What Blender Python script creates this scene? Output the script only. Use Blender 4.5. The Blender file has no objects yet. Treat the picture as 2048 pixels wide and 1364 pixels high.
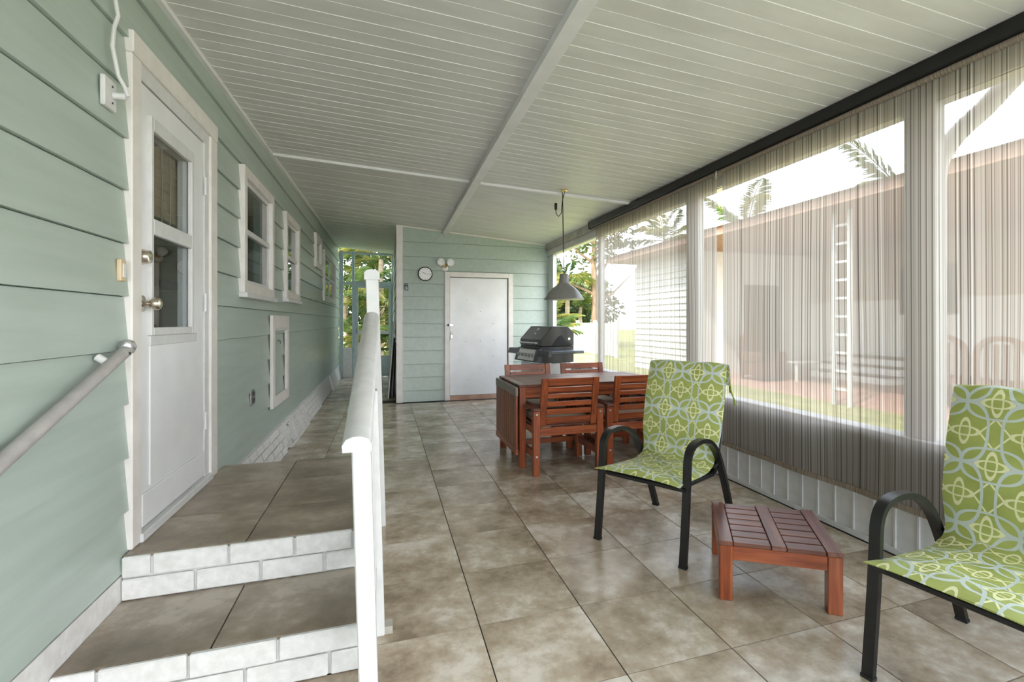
import bpy, math, random
from mathutils import Vector, Matrix
random.seed(7)
R=math.radians
C=bpy.context.scene.collection
SC=bpy.context.scene
# ------------------------------------------------------------------ camera
cam=bpy.data.cameras.new('camera'); cam.sensor_width=36; cam.lens=983.5/2048*36
cam.shift_x=(1024-1094.9)/2048; cam.shift_y=(643.8-682)/2048; cam.clip_start=.02; cam.clip_end=300
co=bpy.data.objects.new('camera',cam); C.objects.link(co); co.location=(0,0,1.25); co.rotation_euler=(R(90),0,-.3194)
SC.camera=co
# ------------------------------------------------------------------ sky, sun, exposure
SC.view_settings.view_transform='Standard'; SC.view_settings.look='None'; SC.view_settings.gamma=1
SC.view_settings.use_curve_mapping=False
SC.view_settings.exposure=3.18
w=bpy.data.worlds.new('sky'); SC.world=w; w.use_nodes=True
nt=w.node_tree; bg=nt.nodes['Background']
tc=nt.nodes.new('ShaderNodeTexCoord'); sx=nt.nodes.new('ShaderNodeSeparateXYZ'); nt.links.new(tc.outputs['Generated'],sx.inputs[0])
rp=nt.nodes.new('ShaderNodeValToRGB'); nt.links.new(sx.outputs['Z'],rp.inputs[0])
rp.color_ramp.elements[0].position=0; rp.color_ramp.elements[0].color=(.86,.93,1,1)
rp.color_ramp.elements[1].position=.5; rp.color_ramp.elements[1].color=(.66,.82,1,1)
nz=nt.nodes.new('ShaderNodeTexNoise'); nz.inputs['Scale'].default_value=2.2; nz.inputs['Detail'].default_value=6
nt.links.new(tc.outputs['Generated'],nz.inputs['Vector'])
r2=nt.nodes.new('ShaderNodeValToRGB'); r2.color_ramp.elements[0].position=.42; r2.color_ramp.elements[1].position=.62
nt.links.new(nz.outputs[0],r2.inputs[0])
mx=nt.nodes.new('ShaderNodeMix'); mx.data_type='RGBA'; nt.links.new(r2.outputs[0],mx.inputs[0]); nt.links.new(rp.outputs[0],mx.inputs[6]); mx.inputs[7].default_value=(1,1,1,1)
nt.links.new(mx.outputs[2],bg.inputs[0]); bg.inputs[1].default_value=1.0
sl=bpy.data.lights.new('sun','SUN'); sl.energy=.9; sl.angle=R(3); sl.color=(1,.96,.90)
so=bpy.data.objects.new('sun',sl); C.objects.link(so); so.rotation_euler=Vector((.62,.30,-.78)).to_track_quat('-Z','Y').to_euler()

# ------------------------------------------------------------------ helpers
def s2l(c):
    return tuple(((v/255)/12.92 if v/255<=.04045 else ((v/255+.055)/1.055)**2.4) for v in c)+(1,)
class MB:
    def __init__(s): s.v=[]; s.f=[]; s.uv=None
    def add(s,vs,fs):
        n=len(s.v); s.v+=[tuple(v) for v in vs]; s.f+=[tuple(i+n for i in f) for f in fs]; return s
    def hexa(s,p):  # 8 pts: bottom 4 ccw, top 4 ccw
        return s.add(p,[(3,2,1,0),(4,5,6,7),(0,1,5,4),(1,2,6,5),(2,3,7,6),(3,0,4,7)])
    def box(s,x0,x1,y0,y1,z0,z1):
        return s.hexa([(x0,y0,z0),(x1,y0,z0),(x1,y1,z0),(x0,y1,z0),(x0,y0,z1),(x1,y0,z1),(x1,y1,z1),(x0,y1,z1)])
    def obox(s,c,size,m):
        hx,hy,hz=[k/2 for k in size]; c=Vector(c)
        return s.hexa([c+m@Vector(q) for q in [(-hx,-hy,-hz),(hx,-hy,-hz),(hx,hy,-hz),(-hx,hy,-hz),(-hx,-hy,hz),(hx,-hy,hz),(hx,hy,hz),(-hx,hy,hz)]])
    def bar(s,a,b,w,t,up=(0,0,1)):  # box from a to b, width w (sideways), thickness t
        a=Vector(a);b=Vector(b); z=(b-a); L=z.length; z.normalize(); u=Vector(up)
        x=u.cross(z)
        if x.length<1e-4: x=Vector((1,0,0)).cross(z)
        x.normalize(); y=z.cross(x); m=Matrix((x,y,z)).transposed()
        return s.obox((a+b)/2,(w,t,L),m)
    def tube(s,pts,r,n=10,cap=True):
        pts=[Vector(p) for p in pts]; rs=r if isinstance(r,(list,tuple)) else [r]*len(pts)
        ring=[]; t0=None; nx=None
        for i,p in enumerate(pts):
            t=(pts[min(i+1,len(pts)-1)]-pts[max(i-1,0)]).normalized()
            if nx is None:
                nx=t.orthogonal().normalized()
            else:
                nx=(nx-t*nx.dot(t)); nx=nx.normalized() if nx.length>1e-6 else t.orthogonal().normalized()
            ny=t.cross(nx); ring.append([p+(nx*math.cos(2*math.pi*k/n)+ny*math.sin(2*math.pi*k/n))*rs[i] for k in range(n)])
        vs=[q for rg in ring for q in rg]; fs=[]
        for i in range(len(pts)-1):
            for k in range(n): fs.append((i*n+k,i*n+(k+1)%n,(i+1)*n+(k+1)%n,(i+1)*n+k))
        if cap: fs+= [tuple(range(n-1,-1,-1)),tuple(range((len(pts)-1)*n,len(pts)*n))]
        return s.add(vs,fs)
    def lathe(s,prof,n=24,c=(0,0,0),m=None):  # prof [(r,z)]
        vs=[];fs=[]; c=Vector(c)
        for r,z in prof:
            for k in range(n):
                q=Vector((r*math.cos(2*math.pi*k/n),r*math.sin(2*math.pi*k/n),z)); vs.append(c+(m@q if m else q))
        for i in range(len(prof)-1):
            for k in range(n): fs.append((i*n+k,i*n+(k+1)%n,(i+1)*n+(k+1)%n,(i+1)*n+k))
        fs+=[tuple(range(n-1,-1,-1)),tuple(range((len(prof)-1)*n,len(prof)*n))]
        return s.add(vs,fs)
    def prism(s,poly,a,b,f):  # poly 2d, extruded between a and b, f(u,v,w)->xyz
        n=len(poly); vs=[f(u,v,a) for u,v in poly]+[f(u,v,b) for u,v in poly]
        fs=[tuple(range(n-1,-1,-1)),tuple(range(n,2*n))]+[(i,(i+1)%n,n+(i+1)%n,n+i) for i in range(n)]
        return s.add(vs,fs)
    def flat(s,path,hx,ht,x=0,closed=False):  # strip swept in the y-z plane, half width hx in x, half thickness ht
        vs=[];fs=[];n=len(path)
        for i,(y,z) in enumerate(path):
            a=path[max(i-1,0)];b=path[min(i+1,n-1)]; t=Vector((b[0]-a[0],b[1]-a[1])).normalized(); nn=(-t.y,t.x)
            for dx,k in ((-hx,-ht),(hx,-ht),(hx,ht),(-hx,ht)): vs.append((x+dx,y+nn[0]*k,z+nn[1]*k))
        for i in range(n-1):
            for k in range(4): fs.append((i*4+k,i*4+(k+1)%4,i*4+4+(k+1)%4,i*4+4+k))
        fs+=[(3,2,1,0),tuple(range(4*n-4,4*n))]
        return s.add(vs,fs)
    def mesh(s,name,mat,smooth=False,bevel=0):
        me=bpy.data.meshes.new(name); me.from_pydata(s.v,[],s.f); me.materials.append(mat)
        if s.uv:
            l=me.uv_layers.new(name='UVMap')
            for i,lp in enumerate(me.loops): l.data[i].uv=s.uv[lp.vertex_index]
        import bmesh
        bm=bmesh.new(); bm.from_mesh(me); bmesh.ops.recalc_face_normals(bm,faces=bm.faces)
        if bevel: bmesh.ops.bevel(bm,geom=bm.edges[:],offset=bevel,segments=1,affect='EDGES',clamp_overlap=True)
        bm.to_mesh(me); bm.free()
        if smooth:
            me.polygons.foreach_set('use_smooth',[True]*len(me.polygons))
            try: me.set_sharp_from_angle(angle=R(40))
            except Exception: pass
        return me
    def build(s,name,mat,parent=None,smooth=False,bevel=0):
        return link(s.mesh(name,mat,smooth,bevel),name,parent)
def link(me,name,parent=None,loc=None,rot=None):
    o=bpy.data.objects.new(name,me); C.objects.link(o); o.parent=parent
    if loc: o.location=loc
    if rot: o.rotation_euler=rot
    return o
def tag(o,label=None,cat=None,group=None,kind=None):
    if label:o['label']=label
    if cat:o['category']=cat
    if group:o['group']=group
    if kind:o['kind']=kind
    return o
def thing(name,label,cat,loc=(0,0,0),rz=0,group=None,kind=None):
    o=link(None,name,None,loc,(0,0,rz)); return tag(o,label,cat,group,kind)
def struct(name,label=None,cat=None,loc=(0,0,0)): return tag(link(None,name,None,loc),label,cat,kind='structure')
def copy_tree(o,parent=None):
    c=o.copy(); C.objects.link(c); c.parent=parent
    for ch in list(o.children): copy_tree(ch,c)
    return c
def BX(*a): return MB().box(*a)
# ------------------------------------------------------------------ materials
class N:   # tiny node expression helper
    def __init__(s,g,o): s.g=g; s.o=o
    def _b(s,op,*xs):
        n=s.g.nodes.new('ShaderNodeMath'); n.operation=op
        for i,x in enumerate((s,)+xs):
            if isinstance(x,N): s.g.links.new(x.o,n.inputs[i])
            else: n.inputs[i].default_value=x
        return N(s.g,n.outputs[0])
    def __add__(s,x): return s._b('ADD',x)
    def __sub__(s,x): return s._b('SUBTRACT',x)
    def __mul__(s,x): return s._b('MULTIPLY',x)
    def __truediv__(s,x): return s._b('DIVIDE',x)
    def fract(s): return s._b('FRACT')
    def abs(s): return s._b('ABSOLUTE')
    def pow(s,x): return s._b('POWER',x)
    def lt(s,x): return s._b('LESS_THAN',x)
    def max(s,x): return s._b('MAXIMUM',x)
def base(name,col,rough=.5,metal=0,spec=.5):
    m=bpy.data.materials.new(name); m.use_nodes=True; b=m.node_tree.nodes['Principled BSDF']
    b.inputs['Base Color'].default_value=s2l(col); b.inputs['Roughness'].default_value=rough; b.inputs['Metallic'].default_value=metal
    b.inputs['Specular IOR Level'].default_value=spec
    return m,m.node_tree,b
def coords(g,scale=(1,1,1),rand=0,kind='Object'):
    t=g.nodes.new('ShaderNodeTexCoord'); mp=g.nodes.new('ShaderNodeMapping'); mp.inputs['Scale'].default_value=scale
    src=t.outputs[kind]
    if rand:
        oi=g.nodes.new('ShaderNodeObjectInfo'); v=g.nodes.new('ShaderNodeVectorMath'); v.operation='ADD'
        k=g.nodes.new('ShaderNodeMath'); k.operation='MULTIPLY'; k.inputs[1].default_value=rand; g.links.new(oi.outputs['Random'],k.inputs[0])
        g.links.new(src,v.inputs[0]); g.links.new(k.outputs[0],v.inputs[1]); src=v.outputs[0]
    g.links.new(src,mp.inputs[0]); return mp.outputs[0]
def noise(g,vec,scale,detail=4,rough=.55):
    n=g.nodes.new('ShaderNodeTexNoise'); n.inputs['Scale'].default_value=scale; n.inputs['Detail'].default_value=detail; n.inputs['Roughness'].default_value=rough
    g.links.new(vec,n.inputs['Vector']); return n.outputs[0]
def ramp(g,fac,stops):
    r=g.nodes.new('ShaderNodeValToRGB'); e=r.color_ramp.elements
    while len(e)<len(stops): e.new(.5)
    for i,(p,c) in enumerate(stops): e[i].position=p; e[i].color=s2l(c) if max(c)>1 else tuple(c)+(1,)
    g.links.new(fac,r.inputs[0]); return r.outputs[0]
def bump(g,b,h,strength=.2,dist=.01):
    n=g.nodes.new('ShaderNodeBump'); n.inputs['Strength'].default_value=strength; n.inputs['Distance'].default_value=dist
    g.links.new(h,n.inputs['Height']); g.links.new(n.outputs[0],b.inputs['Normal'])
def mixc(g,f,a,bb):
    m=g.nodes.new('ShaderNodeMix'); m.data_type='RGBA'
    for i,x in ((0,f),(6,a),(7,bb)):
        if hasattr(x,'links') or hasattr(x,'is_linked'): g.links.new(x,m.inputs[i])
        else: m.inputs[i].default_value=x
    return m.outputs[2]
def noisy(name,c1,c2,scale=(1,1,1),ns=8,rough=.5,rand=0,bs=0,metal=0,detail=5,spec=.5,lo=.35,hi=.65):
    m,g,b=base(name,c1,rough,metal,spec); v=coords(g,scale,rand); n=noise(g,v,ns,detail)
    g.links.new(ramp(g,n,[(lo,c1),(hi,c2)]),b.inputs['Base Color'])
    if bs: bump(g,b,n,bs,.004)
    return m
M={}
M['siding']=noisy('green siding',(168,181,172),(176,189,181),(6,.5,6),3,.36,3,.05)
M['siding_core']=noisy('siding core',(140,165,150),(146,170,156),ns=5,rough=.6)
M['white']=noisy('white paint',(207,207,207),(217,217,216),ns=14,rough=.38)
M['white_door']=noisy('white door enamel',(228,228,230),(236,236,238),ns=4,rough=.3)
M['casing']=noisy('cream white trim',(222,216,212),(232,228,224),ns=9,rough=.4)
M['brick']=noisy('painted white brick',(210,208,205),(224,223,221),ns=30,rough=.55,rand=9,bs=.5)
M['mortar']=noisy('painted mortar',(206,204,201),(216,215,212),ns=40,rough=.6,bs=.4)
M['ceil']=noisy('ceiling enamel',(214,213,210),(224,224,221),(1,3,1),2.5,.42,4)
M['ceil_trim']=noisy('ceiling trim',(226,226,226),(234,234,235),ns=6,rough=.4)
M['fascia']=noisy('weathered fascia',(168,163,152),(196,191,180),ns=7,rough=.5)
M['grout']=noisy('dark grout',(44,40,36),(56,50,45),ns=40,rough=.8)
M['black']=noisy('black enamel',(14,14,15),(22,22,24),ns=20,rough=.32)
M['rubber']=noisy('black rubber',(20,20,20),(28,28,28),ns=30,rough=.8)
M['darkmetal']=noisy('charcoal grill steel',(70,74,80),(84,88,94),ns=6,rough=.36,metal=.35)
M['steel']=noisy('brushed steel',(176,176,178),(196,196,198),(1,30,1),8,.28,metal=.9)
M['bell']=noisy('aged cream plastic',(206,182,146),(218,196,162),ns=12,rough=.4)
M['satin']=noisy('satin steel sheet',(214,214,216),(226,226,228),(1,30,1),8,.34,metal=.35)
M['nickel']=noisy('satin nickel',(196,186,170),(208,198,184),ns=10,rough=.24,metal=1)
M['brass']=noisy('worn brass',(186,150,90),(200,168,110),ns=12,rough=.28,metal=1)
M['lampgrey']=noisy('grey lamp enamel',(140,139,136),(152,151,148),ns=5,rough=.34,metal=.5)
M['railgrey']=noisy('grey rail paint',(160,156,154),(174,170,168),ns=20,rough=.4,bs=.1)
M['bluegrey']=noisy('pale blue grey aluminium',(168,186,188),(182,198,200),ns=8,rough=.4)
M['beige']=noisy('beige seat fabric',(168,152,132),(184,168,148),ns=60,rough=.9)
M['tan']=noisy('tan interior',(176,148,116),(196,170,138),ns=3,rough=.7)
M['blind']=noisy('woven tan blind',(176,152,120),(204,182,150),(1,40,1),4,.8)
M['dark_room']=noisy('dim room',(70,62,56),(88,78,70),ns=2,rough=.8)
M['curtain']=noisy('pale curtain',(170,166,158),(196,192,184),(1,16,1),4,.8)
M['soil']=noisy('soil',(96,84,68),(120,104,84),ns=10,rough=.9)
M['bark']=noisy('bark',(120,98,76),(160,132,104),(1,1,.3),9,.85,bs=.5)
M['palmbark']=noisy('palm trunk',(140,126,104),(176,160,134),(1,1,4),5,.8,bs=.4)
M['terracotta']=noisy('terracotta paver',(176,136,116),(196,156,136),ns=5,rough=.7)
M['roofbrown']=noisy('brown eave',(150,116,96),(170,136,114),ns=6,rough=.7)
M['browndoor']=noisy('brown door',(92,62,50),(112,78,62),(4,4,.5),5,.5)
M['housewall_shadow']=noisy('neighbour wall shadow',(176,160,146),(188,172,158),ns=3,rough=.7)  # beige stands for the shadow on the upper carport wall
M['housewhite']=noisy('white clapboard',(222,222,220),(230,230,228),ns=6,rough=.6)
M['glassdark']=base('dark window',(48,46,46),.08)[0]
M['dialwhite']=base('clock dial',(236,236,238),.35)[0]
M['bulb']=noisy('frosted lamp face',(214,216,218),(236,238,240),ns=18,rough=.15,bs=.5)
M['screw']=base('dark hole',(60,58,56),.5)[0]
def grass_mat():
    m,g,b=base('lawn',(120,130,70),.95,spec=.1); v=coords(g); n=noise(g,v,3,8,.7)
    g.links.new(ramp(g,n,[(.3,(112,122,66)),(.5,(150,152,92)),(.7,(176,168,118))]),b.inputs['Base Color']); bump(g,b,n,.6,.05); return m
M['grass']=grass_mat()
def tile_mat(name,cs,rough=.3):
    m,g,b=base(name,cs[1],rough); v=coords(g,(1,1,1),40)
    n1=noise(g,v,3.0,8,.62); n2=noise(g,v,16,8,.7)
    k=(N(g,n1)*.72+N(g,n2)*.28)
    col=ramp(g,k.o,[(.38,cs[0]),(.47,cs[1]),(.54,cs[2]),(.62,cs[3])])
    oi=g.nodes.new('ShaderNodeObjectInfo'); hs=g.nodes.new('ShaderNodeHueSaturation'); g.links.new(col,hs.inputs['Color'])
    vv=N(g,oi.outputs['Random'])*.14+.93; g.links.new(vv.o,hs.inputs['Value'])
    g.links.new(hs.outputs[0],b.inputs['Base Color'])
    rr=N(g,n2)*.22+(rough-.11); g.links.new(rr.o,b.inputs['Roughness']); bump(g,b,n2,.015,.002); return m
M['tile']=tile_mat('mottled travertine tile',[(136,120,102),(166,150,130),(184,170,152),(212,203,191)],.22)
M['steptile']=tile_mat('brown step tile',[(120,107,93),(140,126,110),(156,142,126),(182,170,156)],.32)
def wood_mat(name,axis,cs):
    m,g,b=base(name,cs[1],.3); sc=[26,26,26]; sc[axis]=1.6
    v=coords(g,tuple(sc),30); n=noise(g,v,1.6,6,.6); v2=coords(g,(1,1,1),13); n2=noise(g,v2,2.5,2)
    k=N(g,n)*.7+N(g,n2)*.3
    col=ramp(g,k.o,[(.32,cs[0]),(.5,cs[1]),(.68,cs[2])]); oi=g.nodes.new('ShaderNodeObjectInfo')
    hs=g.nodes.new('ShaderNodeHueSaturation'); g.links.new(col,hs.inputs['Color']); vv=N(g,oi.outputs['Random'])*.3+.85; g.links.new(vv.o,hs.inputs['Value'])
    g.links.new(hs.outputs[0],b.inputs['Base Color']); bump(g,b,n,.12,.003); return m
WC=[(80,34,14),(134,64,31),(170,94,52)]; WT=[(66,36,28),(100,58,44),(128,84,68)]
WX,WY,WZ=[wood_mat('red stained wood %s'%a,i,WC) for i,a in enumerate('xyz')]
TX,TY=[wood_mat('weathered red wood %s'%a,i,WT) for i,a in enumerate('xy')]
WG=wood_mat('greyed wood',1,[(96,84,74),(122,108,96),(146,132,120)])
def glass_mat(name,tint=(1,1,1),refl=1.0):
    m=bpy.data.materials.new(name); m.use_nodes=True; g=m.node_tree; g.nodes.clear()
    o=g.nodes.new('ShaderNodeOutputMaterial'); t=g.nodes.new('ShaderNodeBsdfTransparent'); t.inputs[0].default_value=tint+(1,)
    gl=g.nodes.new('ShaderNodeBsdfGlossy'); gl.inputs['Roughness'].default_value=.02
    fr=g.nodes.new('ShaderNodeFresnel'); fr.inputs[0].default_value=1.5; ge=g.nodes.new('ShaderNodeNewGeometry'); k=N(g,fr.outputs[0])*refl*((N(g,ge.outputs['Backfacing'])*-1)+1)
    mx=g.nodes.new('ShaderNodeMixShader'); g.links.new(k.o,mx.inputs[0]); g.links.new(t.outputs[0],mx.inputs[1]); g.links.new(gl.outputs[0],mx.inputs[2]); g.links.new(mx.outputs[0],o.inputs[0]); return m
M['glass']=glass_mat('window glass',(.8,.82,.82),1.4)
def screen_mat(name,col,open_):
    m=bpy.data.materials.new(name); m.use_nodes=True; g=m.node_tree; g.nodes.clear()
    o=g.nodes.new('ShaderNodeOutputMaterial'); t=g.nodes.new('ShaderNodeBsdfTransparent'); d=g.nodes.new('ShaderNodeBsdfDiffuse'); d.inputs[0].default_value=s2l(col)
    mx=g.nodes.new('ShaderNodeMixShader'); mx.inputs[0].default_value=open_; g.links.new(d.outputs[0],mx.inputs[1]); g.links.new(t.outputs[0],mx.inputs[2]); g.links.new(mx.outputs[0],o.inputs[0]); return m
M['screen']=screen_mat('insect screen',(110,112,112),.93)
def shade_mat():
    m=bpy.data.materials.new('striped sun shade mesh'); m.use_nodes=True; g=m.node_tree; g.nodes.clear()
    o=g.nodes.new('ShaderNodeOutputMaterial'); t=g.nodes.new('ShaderNodeTexCoord'); s=g.nodes.new('ShaderNodeSeparateXYZ'); g.links.new(t.outputs['Object'],s.inputs[0])
    def n1(sc,det=2):
        n=g.nodes.new('ShaderNodeTexNoise'); n.noise_dimensions='1D'; n.inputs['Scale'].default_value=sc; n.inputs['Detail'].default_value=det; g.links.new(s.outputs['Y'],n.inputs['W']); return n.outputs[0]
    a=n1(105,3); b=n1(43,2)
    k=N(g,a)*.65+N(g,b)*.35
    col=ramp(g,k.o,[(.36,(86,82,80)),(.44,(146,136,128)),(.52,(184,178,173)),(.60,(158,148,141)),(.68,(222,220,218))])
    d=g.nodes.new('ShaderNodeBsdfDiffuse'); tr=g.nodes.new('ShaderNodeBsdfTranslucent'); g.links.new(col,d.inputs[0]); g.links.new(col,tr.inputs[0])
    m1=g.nodes.new('ShaderNodeMixShader'); m1.inputs[0].default_value=.42; g.links.new(d.outputs[0],m1.inputs[1]); g.links.new(tr.outputs[0],m1.inputs[2])
    tp=g.nodes.new('ShaderNodeBsdfTransparent'); m2=g.nodes.new('ShaderNodeMixShader')
    f=N(g,k.o)*.54-.07; g.links.new(f.o,m2.inputs[0]); g.links.new(m1.outputs[0],m2.inputs[1]); g.links.new(tp.outputs[0],m2.inputs[2]); g.links.new(m2.outputs[0],o.inputs[0]); return m
M['shade']=shade_mat()
M['hem']=noisy('woven shade hem',(112,100,88),(158,144,130),(1,90,1),2,.8)
def cushion_mat():
    m,g,b=base('green ring print fabric',(146,168,66),.5,spec=.5)
    uv=g.nodes.new('ShaderNodeTexCoord'); s=g.nodes.new('ShaderNodeSeparateXYZ'); g.links.new(uv.outputs['UV'],s.inputs[0])
    u=N(g,s.outputs['X']); v=N(g,s.outputs['Y']); cu,cv=.19,.235
    au=((u/cu+.5).fract()-.5)*cu; bu=((u/cu).fract()-.5)*cu; av=((v/cv+.5).fract()-.5)*cv; bv=((v/cv).fract()-.5)*cv
    def sup(x,y,a,bb,e): return ((x.abs()/a).pow(e)+(y.abs()/bb).pow(e)).pow(1/e)
    def ring(x,y,a,bb,e,t): return ((sup(x,y,a,bb,e)-1).abs()).lt(t)
    cream=ring(au,av,.017,.046,2,.17).max(ring(au,av,.046,.017,2,.17)).max(ring(bu,bv,.017,.046,2,.17)).max(ring(bu,bv,.046,.017,2,.17)).max(ring(bu,av,.046,.057,1,.085))
    blue=ring(au,av,.074,cv/2,2.6,.062).max(ring(bu,bv,cu/2,.062,2.6,.066))
    n=noise(g,coords(g),9,3); gr=ramp(g,n,[(.3,(142,150,74)),(.7,(160,168,92))])
    c1=mixc(g,cream.o,gr,s2l((214,212,166))); c2=mixc(g,blue.o,c1,s2l((182,191,186)))
    g.links.new(c2,b.inputs['Base Color']); bump(g,b,noise(g,coords(g),380,2),.12,.002); return m
M['cushion']=cushion_mat()
M['tie']=noisy('green tie',(110,130,48),(136,156,66),ns=40,rough=.8)
def leaf_mat(name,a,b_,c_):
    m,g,b=base(name,a,.5); oi=g.nodes.new('ShaderNodeObjectInfo'); n=noise(g,coords(g,(1,1,1),20),5,3)
    k=N(g,n)*.8+N(g,oi.outputs['Random'])*.3-.05
    col=ramp(g,k.o,[(.3,a),(.5,b_),(.72,c_)]); g.links.new(col,b.inputs['Base Color'])
    tr=g.nodes.new('ShaderNodeBsdfTranslucent'); g.links.new(col,tr.inputs[0]); mx=g.nodes.new('ShaderNodeMixShader'); mx.inputs[0].default_value=.35
    out=g.nodes['Material Output']; g.links.new(b.outputs[0],mx.inputs[1]); g.links.new(tr.outputs[0],mx.inputs[2]); g.links.new(mx.outputs[0],out.inputs[0]); return m
M['frond']=leaf_mat('palm frond',(50,80,34),(92,114,48),(160,148,72))
M['leaf']=leaf_mat('broad leaf',(34,54,26),(58,78,36),(98,108,54))

# ================================================================== STRUCTURE
WX0=-.99
ZL=lambda y:2.66+.0225*y
ZR=lambda y:2.535+.003*y
def ceilz(x,y): t=(2.6-x)/3.59; return ZR(y)+(ZL(y)-ZR(y))*t
YE=-3.4; YB=7.935; YF=11.9; TS=.4457; TX0=.3707; TY0=2.0123
# ---- floor and its tiles
floor=MB().box(-1.12,2.72,YE,YF+.12,-.12,-.004).build('floor',M['grout']); tag(floor,'floor of mottled beige square tiles with dark grout','floor',kind='structure')
full=MB().box(-TS/2+.0025,TS/2-.0025,-TS/2+.0025,TS/2-.0025,-.01,0).mesh('tile',M['tile'])
def floor_tile(x0,x1,y0,y1,mat='tile'):
    w,d=x1-x0,y1-y0
    if w<.03 or d<.03: return
    me=full if (abs(w-TS)<1e-4 and abs(d-TS)<1e-4) else MB().box(-w/2+.0025,w/2-.0025,-d/2+.0025,d/2-.0025,-.01,0).mesh('tile',M[mat])
    link(me,'tile',floor,((x0+x1)/2,(y0+y1)/2,0))
for i in range(-4,6):
    for j in range(-6,24):
        x0=TX0+i*TS; y0=TY0+j*TS; x1=x0+TS; y1=y0+TS
        if y0<YB-.2:
            xa,xb=max(x0,-.9),min(x1,2.585)
        else: xa,xb=max(x0,-.9),min(x1,.165)
        yb=min(y1,YF)
        if xb-xa<.03: continue
        if y0<YB-.001 and y1>YB+.001 and x1>.165: yb=YB-.002
        if x0<-.08 and y0<3.5:      # under or beside the steps
            if y0>1.9-TS and y1<3.65+TS and x1<=0.0:
                if y1>1.88 and y0<1.88 : yb=1.899
                elif y0<3.64 and y1>3.64: y0=3.645
                elif y0>=1.8 and y1<=3.7: continue
        floor_tile(xa,xb,y0,yb)
# ---- siding walls
def cells(a0,a1,z0,z1,holes):
    A=sorted({a0,a1}|{h[k] for h in holes for k in (0,1) if a0<h[k]<a1}); Z=sorted({z0,z1}|{h[k] for h in holes for k in (2,3) if z0<h[k]<z1})
    for i in range(len(A)-1):
        for k in range(len(Z)-1):
            ca,cz=(A[i]+A[i+1])/2,(Z[k]+Z[k+1])/2
            if not any(h[0]<ca<h[1] and h[2]<cz<h[3] for h in holes): yield A[i],A[i+1],Z[k],Z[k+1]
def siding(parent,a0,a1,lines,top,holes,P,proud=.017):
    """boards whose lower edges are at lines; P(a,out,z) gives a point; top(a) the upper limit"""
    for k,z0 in enumerate(lines):
        z1=lines[k+1] if k+1<len(lines) else None
        mb=MB(); zt=z1 if z1 else max(top(a0),top(a1))
        off=lambda z: proud*(1-(z-z0)/.215)+.002
        for ya,yb,za,zb in cells(a0,a1,z0,zt,holes):
            zq=zb-.0035 if (z1 and abs(zb-z1)<1e-6) else zb; ta,tb=min(zq,top(ya)),min(zq,top(yb))
            if ta-za<.004 and tb-za<.004: continue
            ta=max(ta,za+.001); tb=max(tb,za+.001)
            mb.hexa([P(ya,-.012,za),P(yb,-.012,za),P(yb,off(za),za),P(ya,off(za),za),P(ya,-.012,ta),P(yb,-.012,tb),P(yb,off(tb),tb),P(ya,off(ta),ta)])
        if mb.v: mb.build('siding_board',M['siding'],parent)
holesL=[(2.47,3.35,.335,2.345),(4.06,4.93,1.52,2.33),(5.64,6.36,1.55,2.34),(7.95,8.5,2.13,2.5),(9.0,10.85,1.68,2.40)]
wall=MB()
for a,b_,c_,d_ in cells(YE,YF+.1,-.1,3.0,holesL): wall.box(-1.10,WX0-.012,a,b_,c_,d_)
wl=wall.build('wall_left',M['siding_core']); tag(wl,'long house wall of pale green lap siding over white brick base','wall',kind='structure')
linesL=[.27,.497,.707,.922,1.138,1.352,1.563,1.775,1.982,2.188,2.388,2.6]
siding(wl,YE,YF+.05,linesL,lambda y:ZL(y)-.01,holesL,lambda a,o,z:(WX0+o,a,z))
# house interior behind the openings
inn=MB().box(-3.2,-3.1,YE,YF,0,2.75).box(-3.2,-1.1,YE,YF,.2,.3).box(-3.2,-1.1,YE,YF,2.7,2.8).box(-3.2,-1.1,YE-.1,YE,0,2.8).box(-3.2,-1.1,YF,YF+.1,0,2.8).box(-3.2,-1.1,3.7,3.78,0,2.8)
tag(inn.build('wall_interior',M['tan']),'dim tan room inside the green house','wall',kind='structure')
# brick base along the house, battered a little outward
def batter(z): return -.885-.075*max(0,min(1,z/.265))
bb=struct('baseboard_left','white painted brick base along the green house wall','wall base')
MB().hexa([(-1.1,3.6,-.05),(-.895,3.6,-.05),(-.905,YF,-.05),(-1.1,YF,-.05),(-1.1,3.6,.262),(-.968,3.6,.262),(-.972,YF,.262),(-1.1,YF,.262)]).build('base_core',M['mortar'],bb)
MB().hexa([(-1.05,3.64,.262),(-.955,3.64,.258),(-.955,YF,.258),(-1.05,YF,.262),(-1.05,3.64,.272),(-.955,3.64,.268),(-.955,YF,.268),(-1.05,YF,.272)]).build('ledge',M['white'],bb)
def slant_brick(y0,y1,z0,z1,d=.008):
    f=lambda z:batter(z)+d
    return MB().hexa([(-.98,y0,z0),(f(z0)-.005,y0,z0),(f(z0)-.005,y1,z0),(-.98,y1,z0),(-.98,y0,z1),(f(z1)-.005,y0,z1),(f(z1)-.005,y1,z1),(-.98,y1,z1)])
for row in range(4):
    z0=.004+row*.064
    y=3.64-(row%2)*.1
    while y<9.6:
        y0,y1=max(y,3.645),y+.196; y+=.206
        if y1>9.6 or (y1>5.42 and y0<6.68) or y0>7.8: continue
        slant_brick(y0,y1,z0,z0+.056,random.uniform(.004,.009)).build('brick',M['brick'],bb)
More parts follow.
